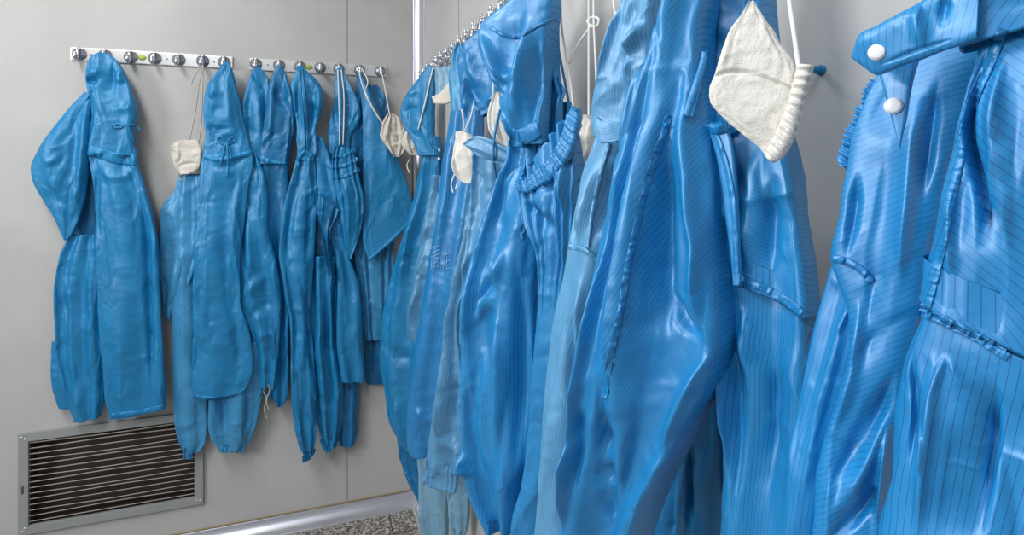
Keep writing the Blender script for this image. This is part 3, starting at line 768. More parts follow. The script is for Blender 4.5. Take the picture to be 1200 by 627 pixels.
def coverall_shiny():
    m, d = M['teal'], M['teal2']
    g = empty('coverall', BACK.hit(351, 80, 0.04)); tag(g, 'shiny blue coverall with gathered neck and puckered ankle cuffs hanging lowest on the back wall', 'coverall')
    loft('body', g, BACK, [(180, 348, 388), (230, 342, 396), (300, 338, 400), (360, 340, 398), (400, 344, 398), (440, 348, 398)], d, dn=0.035, b=0.02, seed=40)
    loft('trouser_leg', g, BACK, [(300, 360, 398), (350, 362, 394), (394, 362, 394), (430, 363, 399), (456, 366, 402), (490, 371, 401), (515, 377, 396), (520, 379, 394)], m, dn=0.055, b=[(0, 0.022), (0.6, 0.026), (1, 0.012)], seed=41, nv=140,
         pleats=[(2.2, 0.010, 0.2, 0.2)], folds=[([(372, 330), (376, 420), (384, 500)], 0.010, 3), ([(384, 340), (384, 420), (392, 490)], -0.012, 3), ([(380, 400), (388, 440)], 0.006, 4)])
    loft('cuff', g, BACK, [(375, 516, 392, 511), (378, 524, 396, 514), (382, 530, 395, 522)], m, dn=0.055, b=0.014, pleats=[(6, 0.003, 0.1, 0)], nu=120, nv=24, crumple=0.3, seed=42, top='open')
    loft('trouser_leg', g, BACK, [(184, 348, 368), (200, 344, 370), (232, 336, 372), (265, 329, 371), (299, 326, 369), (323, 329, 366), (352, 334, 364), (373, 339, 363), (414, 341, 368), (455, 342, 371), (497, 345, 371), (520, 350, 369), (528, 353, 367)], m, dn=0.075, b=[(0, 0.014), (0.3, 0.034), (0.8, 0.024), (1, 0.012)], seed=43, nv=170, crumple=1.5,
         folds=[([(356, 190), (352, 230), (346, 290), (348, 350)], 0.012, 4), ([(348, 200), (340, 250), (336, 300)], -0.008, 4), ([(362, 195), (362, 250), (358, 320)], -0.010, 4), ([(333, 300), (344, 320), (352, 360)], 0.010, 4), ([(350, 370), (354, 420), (352, 500)], 0.011, 4), ([(358, 380), (358, 500)], -0.009, 3), ([(344, 380), (346, 470)], -0.006, 3)])
    loft('cuff', g, BACK, [(351, 522, 367, 526), (354, 529, 370, 526), (356, 535, 369, 530), (354, 541, 363, 538)], m, dn=0.065, b=0.014, pleats=[(6, 0.003, 0.1, 0)], nu=120, nv=24, crumple=0.3, seed=44, top='open')
    loft('sleeve', g, BACK, [(160, 362, 376), (175, 364, 384), (195, 366, 390), (220, 369, 395), (245, 374, 400), (280, 384, 405), (300, 392, 409), (331, 395, 420), (370, 395, 424), (414, 396, 426), (436, 398, 427), (447, 400, 426)], m, dn=0.065, b=[(0, 0.015), (0.3, 0.024), (1, 0.02)], seed=45, nv=150,
         folds=[([(372, 175), (382, 220), (396, 270), (404, 330)], 0.010, 4), ([(402, 330), (404, 400), (408, 440)], -0.006, 4), ([(412, 320), (416, 380), (416, 440)], 0.006, 5)])
    loft('pocket_flap', g, BACK, [(372, 226, 398, 246), (371, 238, 394, 256), (372, 252, 388, 270), (376, 272, 386, 292), (380, 295, 388, 312), (384, 320, 392, 330)], d, dn=0.088, b=[(0, 0.010), (0.4, 0.02), (1, 0.008)], seed=46, nu=70, nv=70, crumple=1.6, pleats=[(4, 0.004, 0, 0.2)], bottom='close')
    loft('hood', g, BACK, [(77, 348, 354), (84, 346, 360), (92, 343, 369), (100, 340, 375), (112, 341, 379), (126, 344, 378), (140, 346, 373), (152, 347, 370), (162, 347, 372), (176, 348, 372), (188, 348, 368)], m, dn=0.07, b=[(0, 0.01), (0.25, 0.034), (1, 0.024)], seed=47, pleats=[], crumple=1.3,
         folds=[([(354, 82), (356, 120), (358, 170)], 0.012, 3), ([(349, 90), (350, 130), (352, 170)], -0.010, 3), ([(362, 95), (364, 130), (362, 165)], -0.012, 3), ([(370, 100), (374, 115), (368, 140)], 0.010, 4), ([(366, 150), (360, 165), (358, 178)], 0.008, 3)])
    tr = bvh_of(g)
    drape('drawstring', g, tr, [[(351, 80), (354, 120), (357, 160), (358, 180)], [(354, 80), (358, 120), (360, 160), (360, 180)]], 0.0022, M['tealtape'], lift=0.004)
    band('collar', g, tr, [(350, 194), (351, 184), (357, 178), (364, 181), (366, 190)], 6, M['tealtape'], th=0.004, pucker=0.0016, freq=14)

def coverall_strings():
    m, d, w = M['teal'], M['teal2'], M['teal3']
    g = empty('coverall', BACK.hit(397, 84, 0.04)); tag(g, 'blue coverall whose two pale drawstrings run from the hook down to a puckered gather', 'coverall')
    loft('trouser_leg', g, BACK, [(300, 398, 424), (380, 394, 424), (435, 391, 421), (480, 392, 420), (510, 394, 418), (522, 399, 414)], d, dn=0.03, b=0.018, seed=50, pleats=[(2.5, 0.006, 0, 0.2)])
    loft('hood', g, BACK, [(80, 394, 401), (92, 393, 407), (104, 392, 413), (120, 391, 421), (132, 388, 423), (145, 386, 419), (158, 384, 412), (172, 383, 410), (186, 384, 412)], m, dn=0.045, b=[(0, 0.012), (0.4, 0.03), (1, 0.024)], seed=51, pleats=[],
         folds=[([(398, 86), (399, 120), (400, 176)], 0.012, 3), ([(406, 95), (414, 112), (416, 135)], 0.008, 4), ([(404, 100), (408, 130), (406, 160)], -0.012, 3), ([(394, 110), (392, 150)], -0.008, 3)])
    loft('body', g, BACK, [(172, 392, 412), (182, 389, 415), (197, 388, 418), (212, 390, 422), (228, 394, 426), (241, 397, 427), (257, 399, 426), (272, 402, 423), (286, 404, 418), (296, 406, 414), (303, 408, 411)], m, dn=0.08, b=[(0, 0.012), (0.4, 0.034), (1, 0.01)], seed=52, bottom='close', crumple=1.2,
         pleats=[(5, [(0, 0.005), (0.35, 0.004), (0.7, 0.001), (1, 0)], 0, 0.5)], folds=[([(400, 200), (410, 240), (416, 275)], 0.006, 5)])
    tr = bvh_of(g)
    drape('drawstring', g, tr, [[(396, 82), (397, 110), (398, 140), (398, 170)], [(400, 82), (403, 110), (403, 140), (402, 170)]], 0.0024, M['string'], lift=0.005, label='pale cord')
    for i, (a, b_) in enumerate((((390, 184), (416, 176)), ((388, 196), (419, 186)), ((390, 208), (421, 198)))):
        band('gather', g, tr, [a, ((a[0] + b_[0]) / 2, a[1] - 2), b_], 5, m, th=0.003, pucker=0.0016, freq=9, seed=i)
    # the next one: smooth triangular drape
    g = empty('coverall', BACK.hit(421, 86, 0.04)); tag(g, 'blue coverall draped into a smooth wide triangle, nearest the corner on the back wall', 'coverall')
    loft('hood', g, BACK, [(100, 430, 441), (106, 430, 447), (118, 430, 453), (128, 430, 456), (140, 432, 455), (150, 436, 450), (160, 438, 446)], d, dn=0.03, b=[(0, 0.01), (0.5, 0.026), (1, 0.014)], seed=53)
    loft('sleeve', g, BACK, [(88, 418, 424), (110, 417, 426), (133, 412, 427), (160, 406, 427), (185, 405, 427), (216, 410, 428)], d, dn=0.035, b=0.02, seed=54, bottom='close')
    loft('shirt_tail', g, BACK, [(270, 416, 462), (290, 416, 462), (330, 419, 462), (360, 422, 461), (385, 425, 460), (398, 427, 459)], w, dn=0.045, b=0.018, seed=55, nu=120, pleats=[(5, 0.006, 0, 0)])
    loft('trouser_leg', g, BACK, [(360, 424, 462), (400, 426, 462), (435, 427, 461), (446, 428, 458), (450, 430, 450)], d, dn=0.022, b=0.014, seed=56, pleats=[(2, 0.006, 0, 0)])
    loft('body', g, BACK, [(418, 87, 425, 86), (421, 100, 431, 98), (423, 120, 439, 116), (425, 145, 446, 136), (425, 175, 455, 160), (425, 205, 465, 182), (425, 236, 474, 205), (424, 262, 481, 226), (425, 283, 484, 243), (432, 307, 482, 262)], m, dn=[(0, 0.05), (1, 0.08)], b=[(0, 0.008), (0.3, 0.02), (1, 0.02)], seed=57, nu=120, nv=130, crumple=0.55, pleats=[(1.0, 0.004, 0.3, 0.1)],
         folds=[([(430, 110), (434, 160), (440, 240)], 0.006, 6), ([(440, 250), (455, 230), (466, 205)], -0.004, 4), ([(446, 150), (462, 200), (474, 225)], 0.005, 6)])
    tr = bvh_of(g)
    band('hem', g, tr, [(433, 304), (456, 284), (481, 259)], 4, M['tealtape'], th=0.0015)

def masks_back():
    c = M['gauze2']
    g = empty('face_mask', BACK.hit(237, 74, 0.04)); tag(g, 'small cream gauze mask hanging by grey strings from the left rail', 'mask')
    loft('pad', g, BACK, [(164, 214, 231), (168, 203, 234), (174, 200, 236), (183, 201, 237), (192, 203, 236), (198, 206, 233), (204, 211, 222)], c, dn=0.06, b=0.024, seed=60, nu=80, nv=60, crumple=1.4, pleats=[], bottom='close', folds=[([(203, 172), (212, 176), (212, 186), (204, 195)], -0.006, 2), ([(210, 168), (225, 175), (236, 178)], -0.005, 2.5), ([(206, 196), (220, 192), (235, 192)], -0.006, 2)])
    string('string', g, BACK, [[(238, 76), (233, 100), (229, 130), (222, 165)], [(238, 76), (237, 110), (236, 140), (233, 168)], [(237, 77), (231, 84), (226, 92), (224, 99)], [(213, 200), (209, 205), (213, 211), (218, 204)]], 0.0022, M['string2'], 0.05)
    g = empty('face_mask', BACK.hit(446, 76, 0.04)); tag(g, 'bunched white gauze mask strung between the back rail and the right wall rail', 'mask')
    for i, (rows, dn, b) in enumerate((([(133, 454, 460), (138, 452, 467), (148, 448, 472), (158, 447, 475), (168, 451, 476), (178, 457, 473), (184, 462, 468)], 0.12, 0.03),
                                       ([(148, 474, 484), (153, 471, 491), (160, 470, 495), (168, 471, 497), (176, 476, 496), (182, 482, 492)], 0.15, 0.026))):
        loft('pad', g, BACK, rows, c, dn=dn, b=b, seed=61 + i, nu=90, nv=60, crumple=1.8, bottom='close', pleats=[(3.5, 0.006, 0, 0.8)], folds=[([(452, 148), (462, 156), (470, 172)], -0.008, 2), ([(474, 158), (484, 160), (494, 170)], -0.008, 2), ([(458, 140), (468, 148)], 0.006, 2)])
    string('string', g, BACK, [[(421, 84), (424, 98), (436, 124), (449, 146)], [(424, 80), (431, 96), (428, 108), (434, 122), (450, 148)], [(446, 78), (450, 98), (454, 120), (457, 136)], [(477, 176), (480, 186), (477, 194), (480, 203)]], 0.0022, M['string'], [0.05, 0.09, 0.11, 0.12])
    M['bunched'] = g
def RP(px, x, ang):
    """plane standing off the right wall: through the sight line of photo column px where it reaches x, turned by ang"""
    r = ray(px, HY); t = x / r[0]
    return Plane((x, r[1] * t), ang)
def hookpt(pl):
    k = round((2.11 - pl.p0[1]) / 0.075)
    return np.array([XR - 0.043, 2.11 - 0.075 * k, 1.696])
def hang_loop(g, pts, m):
    """tape loop from the hook on the rail down to the top of the cloth"""
    h = np.array(g.location); q = np.array(pts)
    return cord('hanging_loop', g, [tuple(h + (0, 0.004, 0.004)), tuple((h * 0.6 + q * 0.4)), tuple(q)], 0.003, m, flat=0.4)

def right_corner():
    m, d, w = M['teal'], M['teal2'], M['teal3']
    pl = RP(488, 0.335, -42)
    g = empty('coverall', hookpt(pl)); tag(g, 'plain blue coverall in the corner on the right wall, its hood peaked', 'coverall')
    loft('trouser_leg', g, pl, [(470, 462, 500), (500, 464, 500), (527, 468, 500), (559, 477, 502), (580, 489, 502), (588, 493, 501)], d, dn=-0.02, b=0.025, seed=100)
    loft('body', g, pl, [(160, 494, 516), (175, 494, 518), (190, 493, 517), (216, 489, 517), (257, 479, 516), (290, 469, 514), (331, 457, 512), (377, 449, 508), (427, 446, 506), (455, 451, 506), (491, 456, 505), (515, 467, 505), (527, 476, 504), (532, 484, 500)], m, dn=0, b=[(0, 0.02), (0.4, 0.05), (1, 0.03)], seed=101, nv=170, crumple=1.3,
         folds=[([(508, 190), (502, 250), (486, 310), (480, 380)], -0.02, 5), ([(498, 230), (484, 290), (474, 350)], 0.016, 6), ([(470, 300), (462, 360), (460, 440)], -0.010, 4), ([(462, 400), (476, 420), (490, 410)], -0.012, 5), ([(468, 450), (474, 490), (478, 525)], 0.012, 5), ([(456, 470), (470, 500)], 0.006, 4)])
    loft('hood', g, pl, [(77, 502, 507), (84, 496, 510), (91, 492, 510), (105, 483, 510), (120, 474, 509), (133, 471, 509), (145, 474, 509), (156, 479, 509), (168, 486, 511), (182, 492, 515)], m, dn=0.02, b=[(0, 0.01), (0.4, 0.035), (1, 0.025)], seed=102, pleats=[],
         folds=[([(500, 84), (502, 120), (504, 170)], 0.010, 4), ([(474, 133), (486, 128), (496, 130)], -0.008, 4), ([(478, 110), (490, 108), (498, 100)], 0.005, 4)])
    tr = bvh_of(g)
    band('tab', g, tr, [(513, 171), (514, 182), (514, 194)], 7, M['tealtape'], th=0.003)
    for y in (176, 186): mesh_obj('snap', *dome(0.006, 0.003, (-0.4, -0.9, 0), on_surface(tr, 514, y, 0.004)), M['button'], g)
    drape('string', M['bunched'], bvh_of(g, M['bunched']), [(509, 74), (503, 98), (497, 125), (490, 152)], 0.0024, M['string'], lift=0.006)
    # faded grid garment and grey-blue trousers below
    pl = RP(492, 0.33, -42)
    pl = RP(505, 0.33, -45)
    g = empty('coverall', hookpt(pl)); tag(g, 'worn greyish coverall with pale washed-out legs reaching lowest, second from the corner', 'coverall')
    loft('trouser_leg', g, RP(518, 0.36, -45), [(480, 492, 524), (520, 491, 524), (560, 493, 525), (600, 496, 526), (645, 499, 524), (665, 502, 520)], M['pale'], dn=0.0, b=0.03, seed=105, nv=120)
    loft('trouser_leg', g, RP(540, 0.38, -45), [(500, 522, 553), (560, 524, 551), (600, 526, 550), (618, 528, 548), (626, 531, 545)], M['pale'], dn=0.0, b=0.02, seed=106)
    loft('body', g, RP(528, 0.375, -45), [(170, 531, 556), (260, 524, 556), (400, 514, 556), (500, 505, 552)], M['teal3'], dn=0, b=0.015, seed=109, crumple=0.5)
    loft('sleeve', g, pl, [(205, 506, 522), (240, 501, 521), (270, 494, 521), (300, 489, 520), (340, 484, 516), (370, 478, 510), (388, 478, 506), (398, 484, 500), (404, 490, 497)], M['grid'], dn=0.01, b=[(0, 0.02), (0.6, 0.035), (1, 0.012)], seed=107, crumple=1.4)
    loft('hood', g, RP(530, 0.36, -50), [(52, 538, 546), (60, 532, 548), (75, 528, 550), (100, 527, 550), (125, 529, 550), (150, 533, 550), (175, 536, 552)], M['teal3'], dn=0, b=0.02, seed=108, crumple=0.5)

def right_text():
    m = M['str_far']
    pl = RP(528, 0.325, -48)
    g = empty('coverall', hookpt(pl)); tag(g, 'fine-striped blue coverall with two pale stitched characters on its side', 'coverall')
    loft('body', g, pl, [(130, 528, 566), (160, 524, 566), (190, 519, 566), (225, 516, 564), (257, 512, 562), (300, 504, 556), (340, 498, 552), (393, 490, 550), (435, 483, 550), (480, 479, 548), (510, 478, 546), (526, 480, 546), (533, 484, 540)], m, dn=0, b=[(0, 0.02), (0.5, 0.045), (1, 0.03)], seed=110, nv=170, crumple=0.7,
         folds=[([(536, 165), (530, 260), (515, 400), (508, 500)], 0.010, 8), ([(520, 210), (512, 290), (500, 380)], -0.006, 5), ([(526, 340), (516, 420), (508, 480)], -0.008, 5), ([(498, 470), (508, 490), (512, 480)], 0.01, 5)])
    loft('hood', g, RP(556, 0.375, -50), [(31, 566, 576), (42, 556, 582), (56, 544, 592), (68, 539, 596), (85, 540, 598), (104, 543, 600), (543, 124, 600, 112), (542, 138, 598, 120), (544, 146, 590, 126)], m, dn=0.0, b=[(0, 0.015), (0.4, 0.04), (1, 0.026)], seed=111, pleats=[],
         folds=[([(544, 68), (552, 64), (562, 90), (574, 110)], 0.014, 5), ([(552, 92), (560, 115), (572, 128)], -0.014, 5), ([(558, 60), (570, 80), (584, 90)], -0.008, 5), ([(546, 100), (552, 118), (550, 135)], 0.010, 4), ([(566, 125), (580, 118), (592, 112)], 0.009, 4)])
    tr = bvh_of(g)
    wh = plain('pale_stitching', lin(140, 185, 225), 0.7)
    q = lambda name, x, y, s, strokes: drape(name, g, tr, [[(x + a * s, y + b * s - a * s * 0.05) for a, b in st] for st in strokes], 0.0008, wh, lift=0.0015, n=12)
    # two characters, as far as they can be made out: 'jing' style upright strokes and an E with a roof
    q('character', 504, 288, 1, [[(0, 4), (12, 0)], [(1, 9), (12, 5)], [(0, 14), (13, 9)], [(6, 0), (5, 16)], [(2, 17), (1, 30)], [(2, 17), (10, 14), (9, 28)], [(2, 22), (9, 19)], [(2, 26), (9, 23)]])
    q('character', 519, 297, 1, [[(2, 2), (10, 0)], [(3, 2), (2, 11), (0, 20)], [(3, 10), (9, 8)], [(5, 3), (5, 19)], [(1, 20), (9, 17)]])

def right_collar():
    gm, m = M['grid'], M['str_far']
    pl = RP(548, 0.30, -52)
    g = empty('coverall', hookpt(RP(560, 0.33, -52))); tag(g, 'pale faded coverall with a turned-down collar and a gathered sleeve cuff', 'coverall')
    loft('body', g, RP(580, 0.315, -55), [(178, 560, 606), (200, 558, 606), (240, 556, 600), (280, 552, 594), (320, 548, 585), (400, 545, 572)], gm, dn=-0.012, b=0.03, seed=120)
    loft('sleeve', g, pl, [(183, 559, 600), (220, 553, 592), (257, 546, 576), (290, 540, 566), (319, 534, 560), (377, 525, 546), (420, 519, 549), (456, 514, 552), (500, 507, 552), (530, 502, 549), (550, 500, 542)], gm, dn=0.0, b=[(0, 0.02), (0.4, 0.03), (0.8, 0.04), (1, 0.024)], seed=121, nv=170, rot=0.05,
         folds=[([(572, 190), (562, 250), (548, 310), (540, 380)], 0.014, 5), ([(580, 200), (566, 280), (550, 350)], -0.012, 5), ([(533, 400), (528, 460), (520, 530)], 0.012, 5), ([(544, 430), (542, 500)], -0.010, 4), ([(545, 530), (535, 515), (528, 500)], 0.010, 4)])
    loft('cuff', g, pl, [(500, 548, 543, 540), (499, 556, 539, 551), (500, 563, 537, 565), (503, 567, 535, 576)], gm, dn=0.0, b=[(0, 0.026), (1, 0.02)], seed=122, nv=24, nu=120, iters=0, pleats=[(7, 0.0014, 0, 0)], crumple=0.6, top='open')
    loft('collar', g, RP(578, 0.30, -55), [(544, 169, 546, 171), (552, 162, 554, 178), (560, 159, 562, 184), (575, 163, 574, 188), (590, 171, 586, 192), (602, 178, 596, 192), (607, 182, 604, 190)], M['grid'], dn=[(0, 0.03), (1, 0.012)], b=0.006, seed=123, nu=80, nv=80, crumple=0.5, bottom='close', rot=1.4)
    hang_loop(g, RP(578, 0.33, -55).hit(590, 180), M['grid'])
    tr = bvh_of(g)
    band('seam', g, tr, [(596, 192), (582, 230), (566, 280), (556, 330)], 5, gm, pucker=0.001, freq=30)
    drape('cord', g, tr, [[(586, 128), (581, 150), (578, 175), (580, 200), (582, 225)]], 0.0022, M['teal'], lift=0.006)

def right_big_hood():
    m = M['str']
    pl = RP(600, 0.305, -58)
    g = empty('coverall', hookpt(pl)); tag(g, 'glossy striped coverall with a big rounded hood, left of the elastic-waisted trousers', 'coverall')
    loft('body', g, pl, [(165, 602, 640), (185, 601, 646), (207, 592, 648), (249, 578, 646), (280, 570, 640), (319, 560, 634), (385, 554, 632), (447, 553, 631), (497, 552, 629), (530, 552, 627), (560, 556, 618), (583, 562, 612), (606, 572, 608), (620, 578, 606)], m, dn=0, b=[(0, 0.025), (0.4, 0.06), (0.8, 0.05), (1, 0.025)], seed=130, nu=140, nv=190, crumple=0.6,
         folds=[([(610, 279), (602, 315), (588, 345), (571, 378)], 0.022, 6), ([(622, 281), (624, 344), (622, 450), (616, 560)], -0.012, 5), ([(570, 300), (566, 340), (562, 400)], 0.010, 6), ([(600, 300), (590, 330), (574, 352)], -0.016, 6), ([(572, 380), (582, 420), (580, 500), (590, 590)], 0.014, 7), ([(606, 340), (604, 430), (598, 540)], 0.014, 7), ([(566, 430), (566, 500), (574, 560)], -0.012, 6), ([(612, 190), (606, 230), (606, 275)], 0.012, 6), ([(598, 200), (594, 240), (588, 270)], -0.008, 5), ([(556, 520), (562, 545), (570, 548)], 0.016, 5), ([(592, 400), (592, 480), (594, 560)], -0.010, 5)])
    loft('back_panel', g, RP(640, 0.34, -62), [(0, 638, 656), (40, 640, 655), (83, 642, 656), (116, 640, 659), (160, 636, 658), (210, 630, 652), (260, 624, 648)], m, dn=0.0, b=0.02, seed=131)
    loft('hood', g, RP(612, 0.305, -58), [(-40, 622, 652), (-15, 612, 654), (2, 604, 654), (20, 585, 653), (34, 573, 652), (50, 571, 650), (67, 574, 648), (83, 580, 646), (100, 586, 644), (120, 592, 643), (141, 598, 642), (158, 602, 641), (168, 606, 640)], m, dn=0.0, b=[(0, 0.03), (0.5, 0.065), (0.8, 0.05), (1, 0.02)], seed=132, nu=140, nv=140, crumple=0.6, pleats=[], rot=-0.3,
         folds=[([(574, 38), (590, 60), (600, 85), (612, 95), (630, 80)], 0.016, 7), ([(582, 95), (592, 110), (610, 115)], -0.012, 6), ([(640, 20), (628, 80), (618, 130), (610, 165)], 0.020, 7), ([(630, 10), (615, 60), (606, 120)], -0.016, 7), ([(645, 40), (640, 100), (632, 160)], -0.014, 5), ([(596, 130), (606, 150), (606, 168)], 0.010, 4), ([(576, 52), (588, 80), (600, 130)], -0.008, 5)])
    hang_loop(g, RP(612, 0.305, -58).hit(638, -40), m)
    tr = bvh_of(g)
    band('seam', g, tr, [(574, 32), (588, 40), (602, 44), (622, 34), (652, 20)], 4, m, pucker=0.0005, freq=30)
    band('collar', g, tr, [(598, 160), (606, 162), (618, 158), (632, 150)], 20, m, th=0.0015, pucker=0.0006, freq=12, rot=1.57)
    band('seam', g, tr, [(612, 186), (613, 230), (612, 280)], 6, m, pucker=0.0015, freq=22)
    drape('tie', g, tr, [[(658, 118), (661, 108), (657, 98), (655, 90)]], 0.002, m, lift=0.004)

def right_waist():
    m = M['str']
    pl = RP(650, 0.325, -62)
    g = empty('trousers', np.array([XR - 0.043, 0.91, 1.696])); tag(g, 'striped blue trousers with a wide gathered elastic waist hanging open toward the camera', 'trousers')
    loft('back_panel', g, RP(655, 0.365, -62), [(120, 659, 670), (135, 652, 671), (160, 642, 672), (190, 630, 674), (220, 622, 676)], M['str'], dn=0, b=0.012, seed=140)
    loft('trouser_leg', g, RP(648, 0.34, -62), [(240, 626, 684), (280, 638, 682), (320, 640, 678), (360, 636, 672), (426, 632, 662), (480, 630, 655), (530, 627, 650), (589, 612, 645), (627, 607, 642), (700, 606, 640)], m, dn=0, b=0.04, seed=141, nv=150, nu=120, rot=0.35, pleats=[(1.3, 0.01, 0.2, 0.2)], folds=[([(650, 300), (644, 400), (638, 520)], 0.014, 5)])
    loft('body', g, pl, [(612, 222, 674, 134), (614, 232, 677, 150), (617, 244, 681, 175), (621, 258, 684, 205), (628, 274, 683, 238), (635, 292, 682, 270), (639, 318, 679, 302), (640, 345, 675, 336), (637, 390, 669, 386), (632, 440, 661, 440), (630, 500, 653, 500), (622, 560, 648, 560), (609, 600, 645, 600), (606, 640, 642, 640), (604, 700, 640, 700)], m, dn=[(0, 0.01), (1, -0.01)], b=[(0, 0.035), (0.2, 0.05), (1, 0.04)], seed=142, nu=150, nv=200, rot=0.5, crumple=0.6, pleats=[(7, [(0, 0.005), (0.1, 0.004), (0.25, 0.002), (0.4, 0.0), (1, 0.0)], 0, 0.4)],
         folds=[([(640, 215), (655, 240), (668, 262)], 0.012, 6), ([(625, 235), (645, 248), (662, 282)], -0.012, 5), ([(660, 180), (672, 210), (676, 250)], 0.012, 6), ([(646, 225), (660, 215), (668, 200)], -0.008, 4)])
    hang_loop(g, RP(655, 0.365, -62).hit(667, 122), m)
    tr = bvh_of(g)
    rg = np.random.default_rng(4); kk = rg.uniform(-1, 1, 60)
    def gathers(P, PX, PY, S, V):
        h = np.interp(V * 58 + 1.4 * S, np.arange(60), kk) * 0.0022 - 0.0009 * (np.abs(np.sin(S * PI * 3.0)) < 0.16)
        n3 = np.array([pl.n[0], pl.n[1], 0]); e = 0.0012 * np.sin(V * 2 * PI * 27) 
        return P + h[:, :, None] * n3 + (e * (S - 0.5) * 2)[:, :, None] * np.array([0, 0, 1.0])
    loft('elastic_waist', g, pl, [(607, 212, 612, 226), (614, 211, 620, 226), (624, 205, 632, 220), (636, 195, 647, 211), (648, 181, 661, 195), (657, 165, 672, 178), (663, 148, 678, 158), (668, 133, 681, 139), (672, 124, 680, 128)], m, dn=0.034, b=0.012, seed=143, nu=80, nv=220, crumple=0.2, pleats=[], bottom='close', p=0.5, rot=0.2, post=gathers)

def right_faded():
    f, m = M['fade'], M['str']
    pl = RP(695, 0.30, -64)
    g = empty('coverall', hookpt(pl)); tag(g, 'pale faded striped coverall right of the elastic-waisted trousers, with a straight band at its neck', 'coverall')
    loft('body', g, pl, [(150, 704, 742), (175, 697, 742), (199, 687, 740), (230, 681, 732), (262, 675, 726), (290, 671, 721), (319, 667, 714), (364, 656, 706), (426, 647, 698), (500, 641, 692), (559, 637, 688), (627, 633, 684), (720, 628, 680)], f, dn=0, b=[(0, 0.03), (0.5, 0.04), (1, 0.04)], seed=150, nu=130, nv=180, crumple=0.6, rot=0.06, pleats=[(1.1, 0.006, 0.3, 0.1)],
         folds=[([(716, 175), (704, 220), (694, 270), (690, 300)], 0.014, 5), ([(708, 190), (690, 240), (680, 285)], -0.006, 5), ([(735, 185), (724, 220), (714, 280)], -0.018, 7), ([(690, 320), (686, 400), (684, 500)], -0.012, 5), ([(700, 320), (694, 380), (690, 430)], 0.008, 5), ([(660, 420), (656, 500), (650, 620)], 0.005, 8)])
    loft('hood', g, RP(735, 0.325, -66), [(-60, 752, 794), (0, 738, 790), (30, 729, 786), (62, 719, 780), (83, 714, 774), (112, 707, 762), (133, 703, 752), (145, 702, 748), (160, 704, 744)], f, dn=0, b=[(0, 0.04), (0.6, 0.05), (1, 0.035)], seed=151, nu=130, nv=130, rot=-0.2, crumple=0.9, pleats=[],
         folds=[([(745, 0), (728, 50), (712, 110)], 0.008, 4), ([(764, 0), (752, 40), (745, 52)], -0.010, 6), ([(776, 30), (762, 55), (748, 68)], 0.014, 6), ([(766, 68), (748, 90), (732, 125)], 0.008, 7), ([(752, 60), (742, 100), (735, 130)], -0.008, 5)])
    hang_loop(g, RP(735, 0.30, -66).hit(773, -60), m)
    tr = bvh_of(g)
    loft('neck_band', g, pl, [(701, 137, 706, 168), (708, 142, 713, 168), (720, 141, 724, 165), (732, 137, 733, 161), (740, 132, 740, 158), (744, 130, 743, 156)], f, dn=0.046, b=0.007, seed=152, nu=70, nv=90, crumple=0.25, pleats=[], bottom='close', rot=0.1)
    band('seam', g, tr, [(714, 168), (706, 195), (696, 240), (688, 290)], 5, f, pucker=0.0006, freq=36)
    band('seam', g, tr, [(666, 288), (684, 293), (698, 303), (712, 318)], 6, f, pucker=0.0012, freq=16)

def right_large():
    m = M['str_mid']
    pl = RP(780, 0.285, -66)
    g = empty('coverall', hookpt(pl)); tag(g, 'broad glossy striped coverall with a long puckered seam down its front', 'coverall')
    loft('body', g, pl, [(-120, 800, 850), (-60, 792, 842), (0, 784, 838), (40, 775, 832), (80, 764, 832), (112, 753, 834), (150, 744, 838), (174, 738, 842), (210, 730, 848), (257, 722, 852), (302, 714, 856), (350, 704, 862), (390, 698, 866), (427, 692, 856), (460, 690, 842), (486, 688, 828), (519, 684, 811), (569, 677, 785), (627, 664, 762), (700, 650, 740)], m, dn=0, b=[(0, 0.035), (0.4, 0.06), (0.7, 0.07), (1, 0.04)], seed=160, nu=200, nv=240, crumple=0.75, rot=0.36, pleats=[(1.2, 0.008, 0.55, 0.1)],
         folds=[([(800, 20), (786, 90), (770, 180), (752, 260), (742, 330), (738, 420)], -0.012, 7), ([(812, 60), (796, 160), (782, 250), (772, 340), (768, 440), (752, 560)], 0.022, 12), ([(824, 70), (822, 140), (830, 220), (836, 300)], 0.010, 8), ([(806, 140), (804, 240), (808, 330), (812, 400)], -0.014, 8), ([(826, 200), (842, 280), (846, 360), (862, 395)], 0.014, 8), ([(864, 400), (845, 425), (826, 460), (800, 520)], 0.010, 6), ([(810, 330), (830, 370), (852, 390)], -0.010, 6), ([(745, 260), (732, 330), (722, 400), (706, 500), (690, 590)], 0.016, 7), ([(736, 270), (716, 350), (704, 420)], -0.008, 5), ([(748, 420), (742, 500), (738, 620)], -0.014, 4), ([(782, 440), (764, 510), (748, 580)], 0.010, 8), ([(720, 480), (700, 540), (690, 610)], 0.014, 6), ([(718, 440), (716, 500), (706, 560)], -0.010, 6), ([(772, 60), (758, 130), (746, 190)], 0.010, 6)])
    hang_loop(g, pl.hit(825, -120), m)
    tr = bvh_of(g)
    band('seam', g, tr, [(784, 135), (777, 160), (768, 182), (756, 224), (748, 258), (738, 302), (728, 360), (714, 426), (708, 466)], 8, m, th=0.0004, pucker=0.0011, freq=84, n=220, lift=0.001)
    drape('tie', g, tr, [[(826, 62), (822, 80), (814, 105), (804, 136)], [(826, 60), (823, 78), (817, 105), (809, 137)]], 0.0028, m, flat=0.35, lift=0.004)

